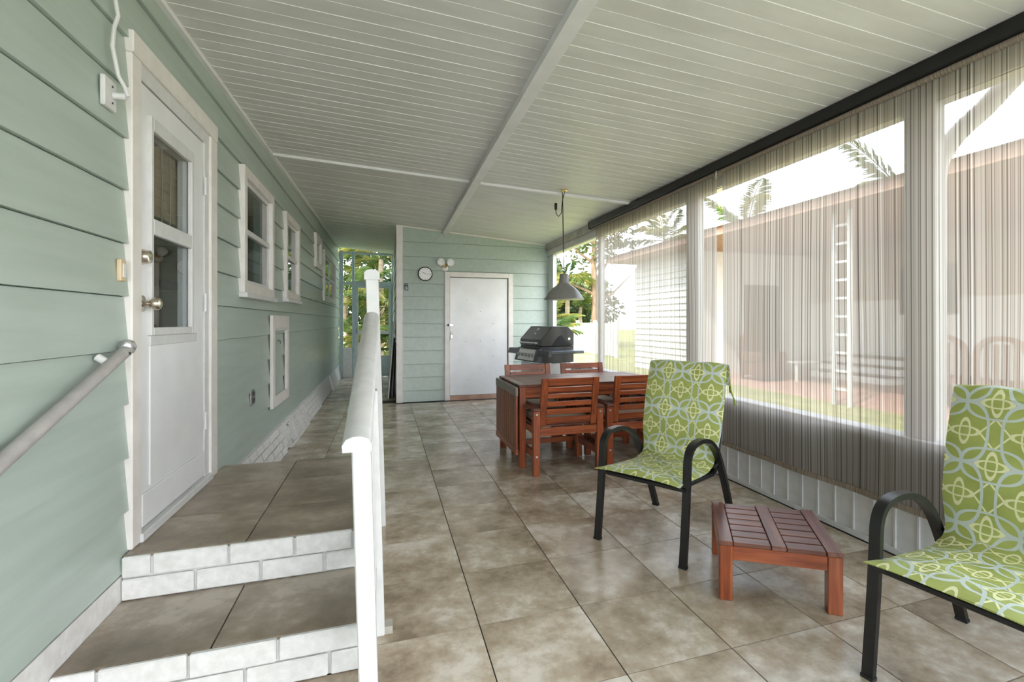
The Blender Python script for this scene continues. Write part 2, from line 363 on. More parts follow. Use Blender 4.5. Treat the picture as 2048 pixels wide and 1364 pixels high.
# decorative vent blocks
for k,(y0,y1) in enumerate(((5.43,5.83),(5.86,6.24),(6.27,6.65))):
    v=MB()
    def pl(y0,y1,z0,z1,d):
        f=lambda z:batter(z)+d; v.hexa([(-.975,y0,z0),(f(z0),y0,z0),(f(z0),y1,z0),(-.975,y1,z0),(-.975,y0,z1),(f(z1),y0,z1),(f(z1),y1,z1),(-.975,y1,z1)])
    for a in ((y0,y1,.004,.024),(y0,y1,.236,.258),(y0,y0+.035,.024,.236),(y1-.035,y1,.024,.236)): pl(*a,.018)
    cy=(y0+y1)/2
    if k==0: pl(cy-.07,cy-.035,.05,.21,.015);pl(cy+.035,cy+.07,.05,.21,.015);pl(cy-.07,cy+.07,.2,.22,.015);pl(cy-.07,cy+.07,.04,.06,.015)
    else:
        for zc in (.075,.185):
            for a in ((cy-.09,cy+.09,zc+.028,zc+.042),(cy-.09,cy+.09,zc-.042,zc-.028),(cy-.09,cy-.06,zc-.03,zc+.03),(cy+.06,cy+.09,zc-.03,zc+.03)): pl(*a,.015)
        pl(cy-.04,cy+.04,.12,.14,.015)
    v.build('vent_block',M['brick'],bb)
MB().hexa([(-.97,9.75,.0),(batter(0)+.012,9.75,.0),(batter(0)+.012,10.7,.0),(-.97,10.7,0),(-.97,9.75,.26),(batter(.26)+.02,9.75,.26),(batter(.26)+.02,10.7,.25),(-.97,10.7,.25)]).build('access_panel',M['white'],bb)
# base band beside the lower steps
bn=MB().box(-1.08,-.972,YE,2.40,.0,.262).build('baseboard_steps',M['brick']); tag(bn,'smooth white base band beside the lower step','baseboard',kind='structure')
# ---- ceiling
ce=MB().hexa([(-1.1,YE,ZL(YE)+.02),(2.75,YE,ZR(YE)+.02),(2.75,YF+.1,ZR(YF)+.03),(-1.1,YF+.1,ZL(YF)+.03),(-1.1,YE,3.02),(2.75,YE,3.02),(2.75,YF+.1,3.05),(-1.1,YF+.1,3.05)]).build('ceiling',M['ceil'])
tag(ce,'white sloping patio ceiling of narrow metal pans','ceiling',kind='structure')
def ceil_panel(y0,y1,xa,xb,low):
    z=lambda x,y:ceilz(x,y)
    MB().hexa([(xa,y0,z(xa,y0)-low),(xb,y0,z(xb,y0)-low),(xb,y1,z(xb,y1)),(xa,y1,z(xa,y1)),(xa,y0,z(xa,y0)+.035),(xb,y0,z(xb,y0)+.035),(xb,y1,z(xb,y1)+.035),(xa,y1,z(xa,y1)+.035)]).build('ceiling_panel',M['ceil'],ce)
y=YE; k=0
while y<4.86:
    ceil_panel(y+.0004,y+.1029,-.98,2.615,.0028 if k%2 else .0016); y+=.1032; k+=1
y0=y
while y<YF: ceil_panel(y,min(y+.3045,YF),-.98,2.615,.002); y+=.305
def trim(n,label,pts,w,t,mat):
    return tag(MB().bar(pts[0],pts[1],w,t).build('trim_%d'%n,mat),label,'trim',kind='structure')
zc=lambda x,y,d=0:(x,y,ceilz(x,y)-d)
trim(1,'white box beam running the length of the patio ceiling',(zc(.70,YE,.022),zc(.905,YB-.02,.022)),.078,.05,M['ceil_trim'])
trim(2,'white strip across the ceiling, house side of the beam',(zc(-.975,4.99,.012),zc(.80,4.915,.012)),.045,.024,M['ceil_trim'])
trim(3,'white strip across the ceiling, shade side of the beam',(zc(.89,4.91,.012),zc(2.53,4.82,.012)),.045,.024,M['ceil_trim'])
trim(4,'white angle strip where the house wall meets the ceiling',(zc(-.968,YE,.012),zc(-.968,YF,.012)),.03,.03,M['ceil_trim'])
trim(5,'grey white fascia above the shade headrail',((2.60,YE,ZR(YE)-.045),(2.60,YB,ZR(YB)-.05)),.03,.10,M['fascia'])
# ---- back wall of the storage shed
wb=MB()
for a,b_,c_,d_ in cells(.19,2.68,0,2.9,[(.955,1.955,-.1,1.985)]): wb.box(a,b_,YB+.012,YB+.11,c_,d_)
wb.box(.3,2.68,YB+.13,YB+.2,0,2.9)  # unseen plate added behind the door to stop light leaking through
wb=wb.build('wall_back',M['siding_core']); tag(wb,'pale green shed wall of lap siding at the patio end','wall',kind='structure')
linesB=[.006,.179,.39,.593,.804,1.014,1.225,1.444,1.646,1.849,2.06,2.271,2.497]
siding(wb,.25,2.63,linesB,lambda x:ceilz(x,YB)-.004,[(.93,1.98,-.1,2.02)],lambda a,o,z:(a,YB-o,z))
ws=MB().box(.20,.30,YB+.12,YF+.1,0,2.9).build('wall_corridor',M['siding_core']); tag(ws,'green shed side wall along the narrow passage','wall',kind='structure')
siding(ws,YB+.02,YF,linesL and [.006]+[.2+.21*k for k in range(13)],lambda y:ceilz(.19,y)-.004,[],lambda a,o,z:(.19-o,a,z))
cp=MB().box(.165,.262,YB-.035,YB+.06,0,ceilz(.2,YB)-.003).build('trim_6',M['casing'],bevel=.004); tag(cp,'white corner board of the green shed','trim',kind='structure')
tag(MB().bar((.262,YB-.02,ceilz(.262,YB)-.012),(.87,YB-.02,ceilz(.87,YB)-.012),.02,.022).build('trim_7',M['casing']),'thin white cove strip atop shed wall, left of beam','trim',kind='structure')
tag(MB().bar((.94,YB-.02,ceilz(.94,YB)-.012),(2.6,YB-.02,ceilz(2.6,YB)-.012),.02,.022).build('trim_8',M['casing']),'thin white cove strip atop shed wall, right of beam','trim',kind='structure')
# shed door
d2=struct('door_2','plain white slab door of the green shed with hasp','door',(0,0,0))
MB().box(.90,.98,YB-.04,YB+.02,0,2.045).build('casing',M['casing'],d2,bevel=.004)
MB().box(1.935,2.012,YB-.04,YB+.02,0,2.045).build('casing',M['casing'],d2,bevel=.004)
MB().box(.98,1.935,YB-.04,YB+.02,1.967,2.045).build('casing',M['casing'],d2,bevel=.004)
sl_=MB().box(.986,1.922,YB-.012,YB+.03,.075,1.958).build('door_leaf',M['white_door'],d2,bevel=.003)
for (x,z) in ((1.25,1.6),(1.47,1.42),(1.68,1.22),(1.24,.93),(1.47,.94),(1.69,.95),(1.68,.69),(1.47,.5),(1.28,.32)):
    MB().lathe([(.006,0),(.006,.002)],8,(x,YB-.0125,z),Matrix.Rotation(R(90),3,'X')).build('screw',M['screw'],sl_)
MB().box(.955,1.945,YB-.03,YB+.05,.0,.07).build('threshold',M['terracotta'],d2)
MB().box(.965,1.03,YB-.05,YB-.04,1.185,1.215).build('hasp',M['steel'],d2)
MB().lathe([(.0,0),(.02,.003),(.02,.022),(.0,.026)],14,(.955,YB-.045,1.2),Matrix.Rotation(R(90),3,'X')).build('hasp_knob',M['darkmetal'],d2,True)
pk=MB().box(.985,1.025,YB-.05,YB-.03,.98,1.05).build('padlock',M['steel'],d2,bevel=.005)
MB().tube([(.992,YB-.04,1.05),(.992,YB-.04,1.085),(1.005,YB-.04,1.1),(1.018,YB-.04,1.085),(1.018,YB-.04,1.05)],.004,8).build('shackle',M['steel'],pk,True)
# ---- far screen wall and screen door
fw=struct('wall_far','pale blue screen frame closing the end of the passage','screen wall')
for a in ((-.965,-.885,0,2.85),(-.70,-.645,0,2.85),(.145,.185,0,2.85)): MB().box(a[0],a[1],YF-.02,YF+.04,a[2],min(a[3],ceilz(a[0],YF)-.01)).build('post',M['bluegrey'],fw,bevel=.004)
MB().box(-.885,.145,YF-.015,YF+.035,2.775,2.83).build('top_rail',M['bluegrey'],fw)
MB().box(-.885,-.70,YF-.015,YF+.035,2.09,2.15).build('transom',M['bluegrey'],fw)
MB().box(-.645,.145,YF-.015,YF+.035,2.09,2.17).build('transom',M['bluegrey'],fw)
MB().box(-.885,-.70,YF-.01,YF+.03,0,.665).build('kick_panel',M['white'],fw)
for a in ((-.885,-.70,.665,2.09),(-.885,-.70,2.15,2.775),(-.645,.145,2.17,2.775)): MB().box(a[0],a[1],YF+.01,YF+.011,a[2],a[3]).build('screen',M['screen'],fw)
d3=struct('door_3','pale blue aluminium screen door at the passage end','door')
for a in ((-.642,-.572,.01,2.085),(.085,.142,.01,2.085)): MB().box(a[0],a[1],YF-.03,YF+.01,a[2],a[3]).build('stile',M['bluegrey'],d3,bevel=.003)
for a in ((2.02,2.085,'rail','bluegrey'),(.97,1.04,'push_bar','white'),(.43,.48,'rail','bluegrey')): MB().box(-.572,.085,YF-.028,YF+.008,a[0],a[1]).build(a[2],M[a[3]],d3)
MB().box(-.572,.085,YF-.02,YF+.005,.01,.43).build('kick_panel',M['bluegrey'],d3)
for a in ((1.04,2.02),(.48,.97)): MB().box(-.572,.085,YF-.01,YF-.009,*a).build('screen',M['screen'],d3)
MB().tube([(-.6,YF-.03,1.1),(-.6,YF-.07,1.1),(-.6,YF-.07,1.0),(-.6,YF-.03,1.0)],.008,8).build('handle',M['darkmetal'],d3,True)
# ---- right screen wall: kick panels, sill, posts, header
wr=struct('wall_right','white ribbed kick wall with screened openings and posts','screen wall')
MB().box(2.625,2.68,YE,YB,0,.60).build('kick_core',M['white'],wr)
y=YE
pan=MB().box(-.012,.0,-.061,.061,.035,.60).box(-.020,-.010,.050,.061,.035,.60).mesh('kick_panel',M['white'])
while y<YB-.06:
    link(pan,'kick_panel',wr,(2.622,y+.062,0)); y+=.124
MB().box(2.598,2.626,YE,YB,.0,.034).build('base_rail',M['white'],wr,bevel=.003)
MB().box(2.59,2.72,YE,YB,.60,.645).build('sill',M['white'],wr,bevel=.004)
for a in ((1.735,1.90),(3.72,3.90),(5.80,5.87),(7.68,7.93),(.0,.1),(-3.4,-3.3),(-1.1,-1.0)): MB().box(2.635,2.70,a[0],a[1],.645,2.36).build('post',M['white'],wr,bevel=.004)
MB().box(2.625,2.72,YE,YB,2.36,2.56).build('header',M['casing'],wr)
MB().box(2.612,2.64,YE,YB,2.36,2.40).build('header_trim',M['white'],wr)
for a in ((5.87,7.68),): MB().box(2.668,2.669,a[0],a[1],.645,2.36).build('screen',M['screen'],wr)
# grounds
dv=MB().box(-6,9,-14,YE-.02,-.14,-.10).build('bounce_slab',noisy('pale concrete',(196,192,184),(212,208,200),ns=4,rough=.85)); tag(dv,'pale slab added unseen behind the camera to bounce daylight inside','bounce_slab',kind='structure')  # unseen slab, added to throw neutral bounce light onto the ceiling
lawn=MB().box(-30,60,-30,80,-.4,-.13).build('lawn',M['grass']); tag(lawn,'mown lawn between the two houses','lawn',kind='structure')

# ================================================================== house door and windows
d1=struct('door_1','white house storm door with two panes, knob and deadbolt','door')
F=WX0+.030
MB().box(WX0-.01,F,2.392,2.475,.335,2.334).build('casing',M['casing'],d1,bevel=.005)
MB().box(WX0-.01,F,3.335,3.45,.335,2.334).build('casing',M['casing'],d1,bevel=.005)
MB().box(WX0-.01,F+.004,2.392,3.45,2.335,2.425).build('casing',M['casing'],d1,bevel=.005)
MB().box(WX0-.05,F-.01,2.47,3.345,2.27,2.337).build('head_jamb',M['white'],d1,bevel=.003)
MB().box(WX0-.05,F-.012,3.265,3.34,.36,2.28).build('hinge_jamb',M['white'],d1,bevel=.003)
MB().box(WX0-.06,F+.01,2.46,3.345,.335,.372).build('threshold',M['white'],d1,bevel=.003)
lf=MB(); xb,xf=WX0-.045,F-.02
for a in ((2.478,2.59,.375,2.265),(3.065,3.26,.375,2.265),(2.59,3.065,2.10,2.265),(2.59,3.065,1.645,1.70),(2.59,3.065,.375,1.20)): lf.box(xb,xf,*a)
lf=lf.build('door_leaf',M['white_door'],d1)
fr=MB()
for a in ((2.575,2.60,1.19,2.15),(3.05,3.078,1.19,2.15),(2.60,3.05,2.09,2.15),(2.60,3.05,1.635,1.705),(2.60,3.05,1.19,1.225)): fr.box(xf-.005,xf+.016,*a)
fr.build('sash_frame',M['white'],lf,bevel=.003)
MB().box(xf-.002,xf+.006,2.585,3.14,.535,1.165).build('lower_panel',M['white_door'],lf,bevel=.004)
MB().box(xf-.002,xf+.01,2.58,3.14,1.145,1.19).build('panel_cap',M['white'],lf,bevel=.003)
MB().box(xf-.002,xf+.012,2.50,3.25,.385,.52).build('kick_plate',M['white_door'],lf,bevel=.004)
MB().box(xf-.012,xf-.006,2.59,3.065,1.70,2.10).build('pane',M['glass'],lf)
MB().box(xf-.012,xf-.006,2.59,3.065,1.20,1.645).build('pane',M['glass'],lf)
mrx=Matrix.Rotation(R(90),3,'Y')
MB().lathe([(.036,0),(.034,.006),(.014,.008),(.012,.03),(.018,.034),(.027,.045),(.028,.058),(.022,.068),(.008,.071),(.006,.069)],24,(xf,2.52,1.328),mrx).build('knob',M['nickel'],lf,True)
MB().lathe([(.034,0),(.032,.008),(.027,.03),(.018,.032),(.010,.031)],24,(xf,2.525,1.527),mrx).build('deadbolt',M['nickel'],lf,True)
for z in (2.02,1.36,.69): MB().tube([(F-.008,3.262,z-.05),(F-.008,3.262,z+.05)],.008,8).build('hinge',M['white'],d1,True)
# woven blind and shelf inside the door glass
bl=thing('woven_blind','tan woven blind with pull strings behind the upper door pane','blind',(-1.045,2.84,1.72))
for k in range(9): MB().box(-.012-.002*(k%2),-.002,-.30,.30,.04+k*.048,.04+k*.048+.046).build('slat',M['blind'],bl)
for yy in (-.16,-.05,.05,.15): MB().tube([(.004,yy,.0),(.004,yy+.006,.2),(.004,yy-.004,.46)],.003,6).build('cord',M['curtain'],bl)
sh=thing('storage_shelf','brown shelf unit seen through the lower door pane','shelf',(-1.42,3.2,.3))
for z in (.0,.55,.85,1.15): MB().box(-.2,.2,-.55,.55,z,z+.04).build('shelf_board',M['browndoor'],sh)
for yy in (-.55,.51): MB().box(-.2,.2,yy,yy+.04,.04,1.6).build('side_panel',M['browndoor'],sh)
MB().box(-.22,-.2,-.55,.55,0,1.6).build('back_panel',M['tan'],sh)
def window(n,label,y0,y1,z0,z1,cas=.075,mull=False,sill=True,mid=True):
    wd=struct('window_%d'%n,label,'window'); f=WX0+.045
    for a in ((y0,y0+cas,z0,z1),(y1-cas,y1,z0,z1),(y0+cas,y1-cas,z1-cas,z1),(y0+cas,y1-cas,z0,z0+cas)): MB().box(WX0-.06,f,*a).build('casing',M['casing'],wd,bevel=.004)
    if sill: MB().box(WX0-.01,f+.02,y0-.02,y1+.02,z0-.035,z0+.002).build('sill',M['white'],wd,bevel=.004)
    a0,a1,b0,b1=y0+cas,y1-cas,z0+cas,z1-cas; g=WX0+.012; zm=(b0+b1)/2
    s=MB(); e=.028
    for a in ((a0,a0+e,b0,b1),(a1-e,a1,b0,b1),(a0+e,a1-e,b1-e,b1),(a0+e,a1-e,b0,b0+e)): s.box(g-.02,g,*a)
    s.build('sash',M['white'],wd)
    if mid: MB().box(g-.02,g+.01,a0,a1,zm-.02,zm+.02).build('meeting_rail',M['white'],wd)
    if mull: MB().box(g-.018,g+.006,(a0+a1)/2-.03,(a0+a1)/2+.03,b0,b1).build('mullion',M['white'],wd)
    zs=[(b0+e,zm-.02),(zm+.02,b1-e)] if mid else [(b0+e,b1-e)]; ys=[(a0+e,(a0+a1)/2-.03),((a0+a1)/2+.03,a1-e)] if mull else [(a0+e,a1-e)]
    for za,zb in zs:
        for ya,yb in ys: MB().box(g-.014,g-.009,ya,yb,za,zb).build('pane',M['glass'],wd)
    return wd
window(1,'white framed sash window nearest the storm door',4.0,4.99,1.46,2.375)
window(2,'narrow white framed sash window, second along the house',5.58,6.42,1.49,2.38)
window(3,'tiny high white window far along the house',7.87,8.58,2.06,2.56,.09,sill=False,mid=False)
window(4,'far four-light window close to the passage end',8.92,10.93,1.60,2.46,.085,mull=True,sill=False)
for n,(y0,y1,lab) in enumerate(((4.1,4.9,'pale curtain behind the window nearest the door'),(5.66,6.34,'pale curtain behind the second window along the house'))):
    cu=MB(); pts=[]
    k=0; n_=24
    for i in range(n_+1):
        yy=y0+(y1-y0)*i/n_; xx=-1.2+.02*math.sin(i*1.7); cu.v+=[(xx,yy,1.93),(xx,yy,2.4)]
    cu.f=[(2*i,2*i+2,2*i+3,2*i+1) for i in range(n_)]
    o=cu.build('curtain',M['curtain'],None,True); o.modifiers.new('thick','SOLIDIFY').thickness=.004; tag(o,lab,'curtain')

# ================================================================== entry steps
st=thing('entry_steps','two white brick steps with brown tile treads at house door','steps',(0,0,0))
XR=-.055; Y2=1.892; Y1=2.329; Y3=3.62; Z2=.164; Z1=.335
core=MB().box(-.97,XR-.01,Y2+.012,Y3-.01,0,Z2-.012).box(-.97,XR-.01,Y1+.012,Y3-.01,Z2-.012,Z1-.012)
core.build('core',M['mortar'],st)
def stile_(x0,x1,y0,y1,z): MB().box(x0+.003,x1-.003,y0+.003,y1-.003,z-.012,z).build('tile',M['steptile'],st)
for x0,x1 in ((-.972,-.55),(-.55,XR+.005)):
    stile_(x0,x1,Y2+.014,Y1+.008,Z2)
    for y0,y1 in ((Y1+.014,2.735),(2.735,3.19),(3.19,Y3)): stile_(x0,x1,y0,y1,Z1)
def bricks_x(y,z0,z1,rows,seed):
    rnd=random.Random(seed); hh=(z1-z0)/rows
    for r in range(rows):
        x=-.970-(r%2)*.14+rnd.uniform(-.03,.03)
        while x<XR-.012:
            w=rnd.uniform(.21,.27); xa,xb=max(x,-.970),min(x+w,XR-.002); x+=w+.008
            if xb-xa<.03: continue
            d=rnd.uniform(.006,.013)
            MB().box(xa,xb,y-d+.006,y+.0165,z0+r*hh+.003,z0+(r+1)*hh-.002).build('brick',M['brick'],st,bevel=.005)
bricks_x(Y1,Z2,Z1+.001,2,1); bricks_x(Y2,0,Z2+.001,2,2)
for z0,z1,ya,row in ((0.002,.072,Y2+.05,0),(.078,.15,Y2+.05,1),(.168,.24,Y1+.05,0),(.246,.32,Y1+.05,1)):
    y=ya+(row*.1)
    while y<Y3-.05:
        yb=min(y+.2,Y3-.01); MB().box(XR-.05,XR-.002+random.uniform(0,.004),y,yb,z0,z1).build('brick',M['brick'],st,bevel=.005); y+=.208
# ================================================================== white stair railing
ra=thing('stair_railing','white wooden stair railing with rounded cap and tall far post','railing',(0,0,0))
ln=lambda x,z:x-.028*z
def post(x0,x1,y0,y1,z0,z1,name='post'):
    return MB().hexa([(ln(x0,z0),y0,z0),(ln(x1,z0),y0,z0),(ln(x1,z0),y1,z0),(ln(x0,z0),y1,z0),(ln(x0,z1),y0,z1),(ln(x1,z1),y0,z1),(ln(x1,z1),y1,z1),(ln(x0,z1),y1,z1)]).build(name,M['white'],ra,bevel=.004)
zt=lambda y:.895+(y-1.6)*(1.285-.895)/(3.13-1.6)
post(-.074,-.018,1.625,1.70,.0,.873)
post(-.046,.0,2.06,2.13,0,zt(2.06)-.035)
fp=post(-.068,.006,3.16,3.235,0,1.515)
MB().prism([(-.118,1.505),(-.030,1.505),(-.030,1.548),(-.045,1.562),(-.075,1.568),(-.104,1.562),(-.118,1.548)],3.145,3.25,lambda u,v,w_:(u,w_,v)).build('post_cap',M['white'],fp)
capp=[(-.044,-.028),(.044,-.028),(.046,-.008),(.034,.010),(.012,.018),(-.012,.018),(-.034,.010),(-.046,-.008)]
vs=[];yy=[1.575,2.1,2.6,3.16]
cp_=MB()
for y in yy:
    cx=-.079+.004*(y-1.6)/1.5; k=.92
    cp_.v+=[(cx+u*k,y,zt(y)+v) for u,v in capp]
n=8; cp_.f=[tuple(range(n-1,-1,-1)),tuple(range(n*3,n*4))]+[(i*n+k,i*n+(k+1)%n,i*n+n+(k+1)%n,i*n+n+k) for i in range(3) for k in range(n)]
cp_.build('top_rail',M['white'],ra,True)
MB().hexa([(-.065,1.70,.16),(-.03,1.70,.16),(-.03,3.16,.50),(-.065,3.16,.50),(-.065,1.70,.22),(-.03,1.70,.22),(-.03,3.16,.56),(-.065,3.16,.56)]).build('bottom_rail',M['white'],ra)
for k in range(11):
    y=1.79+k*.12
    if 2.04<y<2.15: continue
    zb=.22+(y-1.70)*.233
    MB().bar((ln(-.036,zb),y,zb),(ln(-.036,zt(y)-.03),y,zt(y)-.03),.028,.028).build('baluster',M['white'],ra)
MB().box(.0,.03,2.07,2.12,.0,.03).build('foot_bracket',M['fascia'],ra)
# ================================================================== wall handrail
hr=thing('wall_handrail','grey round handrail sloping up the green wall beside storm door','handrail',(-.93,1.7,.92))
MB().tube([(0,-1.0,-.395),(0,.58,.225)],.021,14).build('tube',M['railgrey'],hr,True)
MB().lathe([(.0,-.03),(.022,-.022),(.03,0),(.022,.022),(.0,.03)],14,(-.004,.585,.235)).build('end_fitting',M['steel'],hr,True)
MB().tube([(-.045,.47,.205),(-.01,.47,.18)],.014,10).build('bracket',M['white'],hr,True)
MB().lathe([(.006,0),(.006,.003)],10,(.02,.545,.212),mrx).build('screw',M['screw'],hr)
# ================================================================== things on the house wall
XS=WX0+.02
p=thing('cable_plate','white wall plate with cable plug high beside storm door','wall plate',(XS,2.225,2.09))
MB().box(-.004,.012,-.042,.042,-.055,.055).build('plate',M['white'],p,bevel=.003)
MB().tube([(.012,.016,.0),(.05,.02,.002)],.013,12).build('plug',M['white'],p,True)
for z in (.03,-.03): MB().lathe([(.004,0),(.004,.002)],8,(.012,.01,z),mrx).build('screw',M['screw'],p)
c_=MB().tube([(XS+.055,2.248,2.095),(XS+.045,2.245,2.13),(XS+.03,2.236,2.163),(XS+.022,2.212,2.261),(XS+.02,2.23,2.34),(XS+.022,2.253,2.395),(XS+.02,2.238,2.45),(XS+.02,2.24,2.69)],.007,8).build('cable',M['white'],None,True)
tag(c_,'white cable running down the wall into the plate','cable')
p=thing('doorbell_button','small cream doorbell button left of storm door','doorbell',(XS-.005,2.331,1.45))
MB().box(-.004,.012,-.022,.022,-.043,.043).build('plate',M['bell'],p,bevel=.004); MB().box(.012,.016,-.012,.012,-.028,.028).build('button',M['casing'],p,bevel=.002)
p=thing('outdoor_outlet','grey outdoor outlet low on the green wall','outlet',(XS-.01,4.335,.668))
MB().box(-.004,.012,-.05,.05,-.06,.06).build('cover',M['lampgrey'],p,bevel=.004)
for z in (-.025,.025): MB().box(.012,.02,-.026,.026,z-.018,z+.018).build('socket',M['darkmetal'],p,bevel=.003)
p=thing('wall_hatch_frame','empty white hatch frame fixed on the green siding','frame',(XS-.004,5.33,.47))
for a in ((-.395,-.30,.0,.84),(.28,.375,0,.84),(-.30,.28,.72,.84),(-.30,.28,0,.10)): MB().box(0,.028,*a).build('frame_bar',M['casing'],p,bevel=.004)
MB().box(.006,.034,-.30,.28,.70,.722).build('hinge_strip',M['white'],p)
MB().tube([(.0,-.06,.60),(.025,-.06,.60),(.03,-.04,.59),(.022,-.03,.575)],.006,8).build('hook',M['steel'],p,True)

# ================================================================== things on the shed wall
p=thing('wall_clock','round wall clock with black rim and white dial','clock',(.599,YB-.018,2.0))
mry=Matrix.Rotation(R(90),3,'X')
MB().lathe([(.107,0),(.112,.012),(.112,.03),(.100,.036),(.098,.03)],40,(0,0,0),mry).build('rim',M['black'],p,True)
MB().lathe([(.098,.012),(.098,.0345)],40,(0,0,0),mry).build('dial',M['dialwhite'],p)
for k in range(12):
    a=k*R(30); MB().obox((.083*math.sin(a),-.0355,.083*math.cos(a)),(.004 if k%3 else .007,.002,.014),Matrix.Rotation(a,3,'Y')).build('hour_mark',M['screw'],p)
for a,L,wd in ((R(-60),.05,.006),(R(96),.075,.004)): MB().obox((math.sin(a)*L/2,-.0375,math.cos(a)*L/2),(wd,.002,L),Matrix.Rotation(a,3,'Y')).build('hand',M['black'],p)
p=thing('flood_light','twin head flood light above the shed door','flood light',(.905,YB-.018,2.10))
MB().lathe([(.05,0),(.05,.02),(.03,.035)],20,(0,0,0),mry).build('base',M['casing'],p,True)
for dx in (-.07,.075):
    hd=MB().lathe([(.02,-.07),(.03,-.05),(.052,0),(.06,.03),(.058,.036)],24,(dx,-.075,.085),Matrix.Rotation(R(90),3,'X')).build('lamp_head',M['casing'],p,True)
    MB().lathe([(.054,.03),(.05,.04),(.02,.046)],24,(dx,-.075,.085),mry).build('lens',M['bulb'],hd,True)
    MB().tube([(0,-.03,.01),(dx*.4,-.05,.05),(dx*.6,-.05,.08)],.012,8).build('arm',M['brass'],p,True)
p=thing('bottle_opener','grey metal bottle opener mounted by shed corner','bottle opener',(.315,YB-.018,1.80))
MB().box(-.028,.028,-.012,0,-.06,.05).build('plate',M['darkmetal'],p,bevel=.003); MB().tube([(-.022,-.012,.0),(-.018,-.03,.015),(.018,-.03,.015),(.022,-.012,0)],.006,8).build('hook',M['black'],p,True)
MB().lathe([(.0,0),(.013,.004),(.010,.03),(.006,.032)],10,(0,-.012,-.03),mry).build('bolt',M['steel'],p,True)
p=thing('ceiling_hook','small white cup hook under the ceiling beam end','hook',(.92,YB-.06,2.60))
MB().tube([(0,0,.055),(0,0,.02),(.006,0,.008),(.012,0,.014)],.003,8).build('hook',M['white'],p,True)
# leaning stuff in the passage
p=thing('leaning_panel','tall white panel leaning on the shed side wall','panel',(0,0,0))
MB().hexa([(.045,8.42,0),(.062,8.42,0),(.062,9.35,0),(.045,9.35,0),(.142,8.50,1.26),(.158,8.50,1.26),(.158,9.35,1.26),(.142,9.35,1.26)]).build('board',M['casing'],p)
for k,(xb,xt,zt_,mt,lab) in enumerate(((.083,.150,.98,'black','black folded chair leaning next to white panel'),(.112,.158,.93,'steel','grey folded chair leaning between two black ones'),(.140,.164,.90,'black','black folded chair leaning closest to the shed wall'))):
    p=thing('folded_chair',lab,'folding chair',(0,8.40+.02*k,0),0,'folded chairs in the passage')
    for yy in (.0,.42): MB().tube([(xb,yy,.012),(xt,yy,zt_)],.011,8).build('leg',M[mt],p,True)
    MB().tube([(xt,.0,zt_),(xt,.42,zt_)],.011,8).build('top_bar',M[mt],p,True)
    def lx(z): return xb+(xt-xb)*z/zt_
    MB().hexa([(lx(.35)-.009,.03,.35),(lx(.35)+.009,.03,.35),(lx(.35)+.009,.39,.35),(lx(.35)-.009,.39,.35),(lx(.72)-.009,.03,.72),(lx(.72)+.009,.03,.72),(lx(.72)+.009,.39,.72),(lx(.72)-.009,.39,.72)]).build('seat',M['rubber'],p)
    MB().tube([(lx(.14),.0,.14),(lx(.14),.42,.14)],.008,8).build('cross_bar',M[mt],p,True)

# ================================================================== sun shades
hd=thing('shade_headrail','long black shade cassette under the patio ceiling','headrail',(2.55,0,0))
MB().box(-.03,.04,YE+.05,5.90,2.465,2.545).build('cassette',M['black'],hd,bevel=.006)
MB().tube([(.0,YE+.06,2.452),(.0,5.87,2.452)],.016,12).build('roller',M['hem'],hd,True)
MB().box(-.034,.044,5.90,5.925,2.455,2.55).build('end_cap',M['black'],hd,bevel=.005)
def shade(label,y0,y1,seed):
    s=thing('sun_shade',label,'shade',(2.555,0,0)); rnd=random.Random(seed)
    ny,nz=60,14; mb=MB()
    for k in range(nz+1):
        z=.30+(2.455-.30)*k/nz
        for i in range(ny+1):
            y=y0+(y1-y0)*i/ny
            a=.010*math.sin(y*5.1+seed)+.006*math.sin(y*11+z*2.2+seed*2)+.008*math.sin(z*2.4+y*3)
            mb.v.append((a*(1-k/nz*.85),y,z))
    mb.f=[(k*(ny+1)+i,k*(ny+1)+i+1,(k+1)*(ny+1)+i+1,(k+1)*(ny+1)+i) for k in range(nz) for i in range(ny)]
    fb=mb.build('fabric',M['shade'],s,True)
    h=MB()
    hv=[mb.v[i] for i in range(ny+1)]
    for i in range(ny): 
        a=hv[i];b=hv[i+1]; h.hexa([(a[0]-.010,a[1],.272),(a[0]+.010,a[1],.272),(b[0]+.010,b[1],.272),(b[0]-.010,b[1],.272),(a[0]-.010,a[1],.302),(a[0]+.010,a[1],.302),(b[0]+.010,b[1],.302),(b[0]-.010,b[1],.302)])
    h.build('hem_bar',M['hem'],s)
    return s
shade('striped roller sun shade beyond the dining table',3.35,5.76,1.0)
s2=shade('striped roller sun shade behind the green cushioned chairs',1.02,3.285,4.0)
ho=thing('shade_crank_hook','small metal crank eye hanging between the two shades','hook',(2.53,3.33,2.455))
MB().tube([(0,0,.01),(0,0,-.02),(-.004,.008,-.04),(0,0,-.055),(.004,-.008,-.04),(0,0,-.025)],.004,8).build('eye',M['steel'],ho,True)

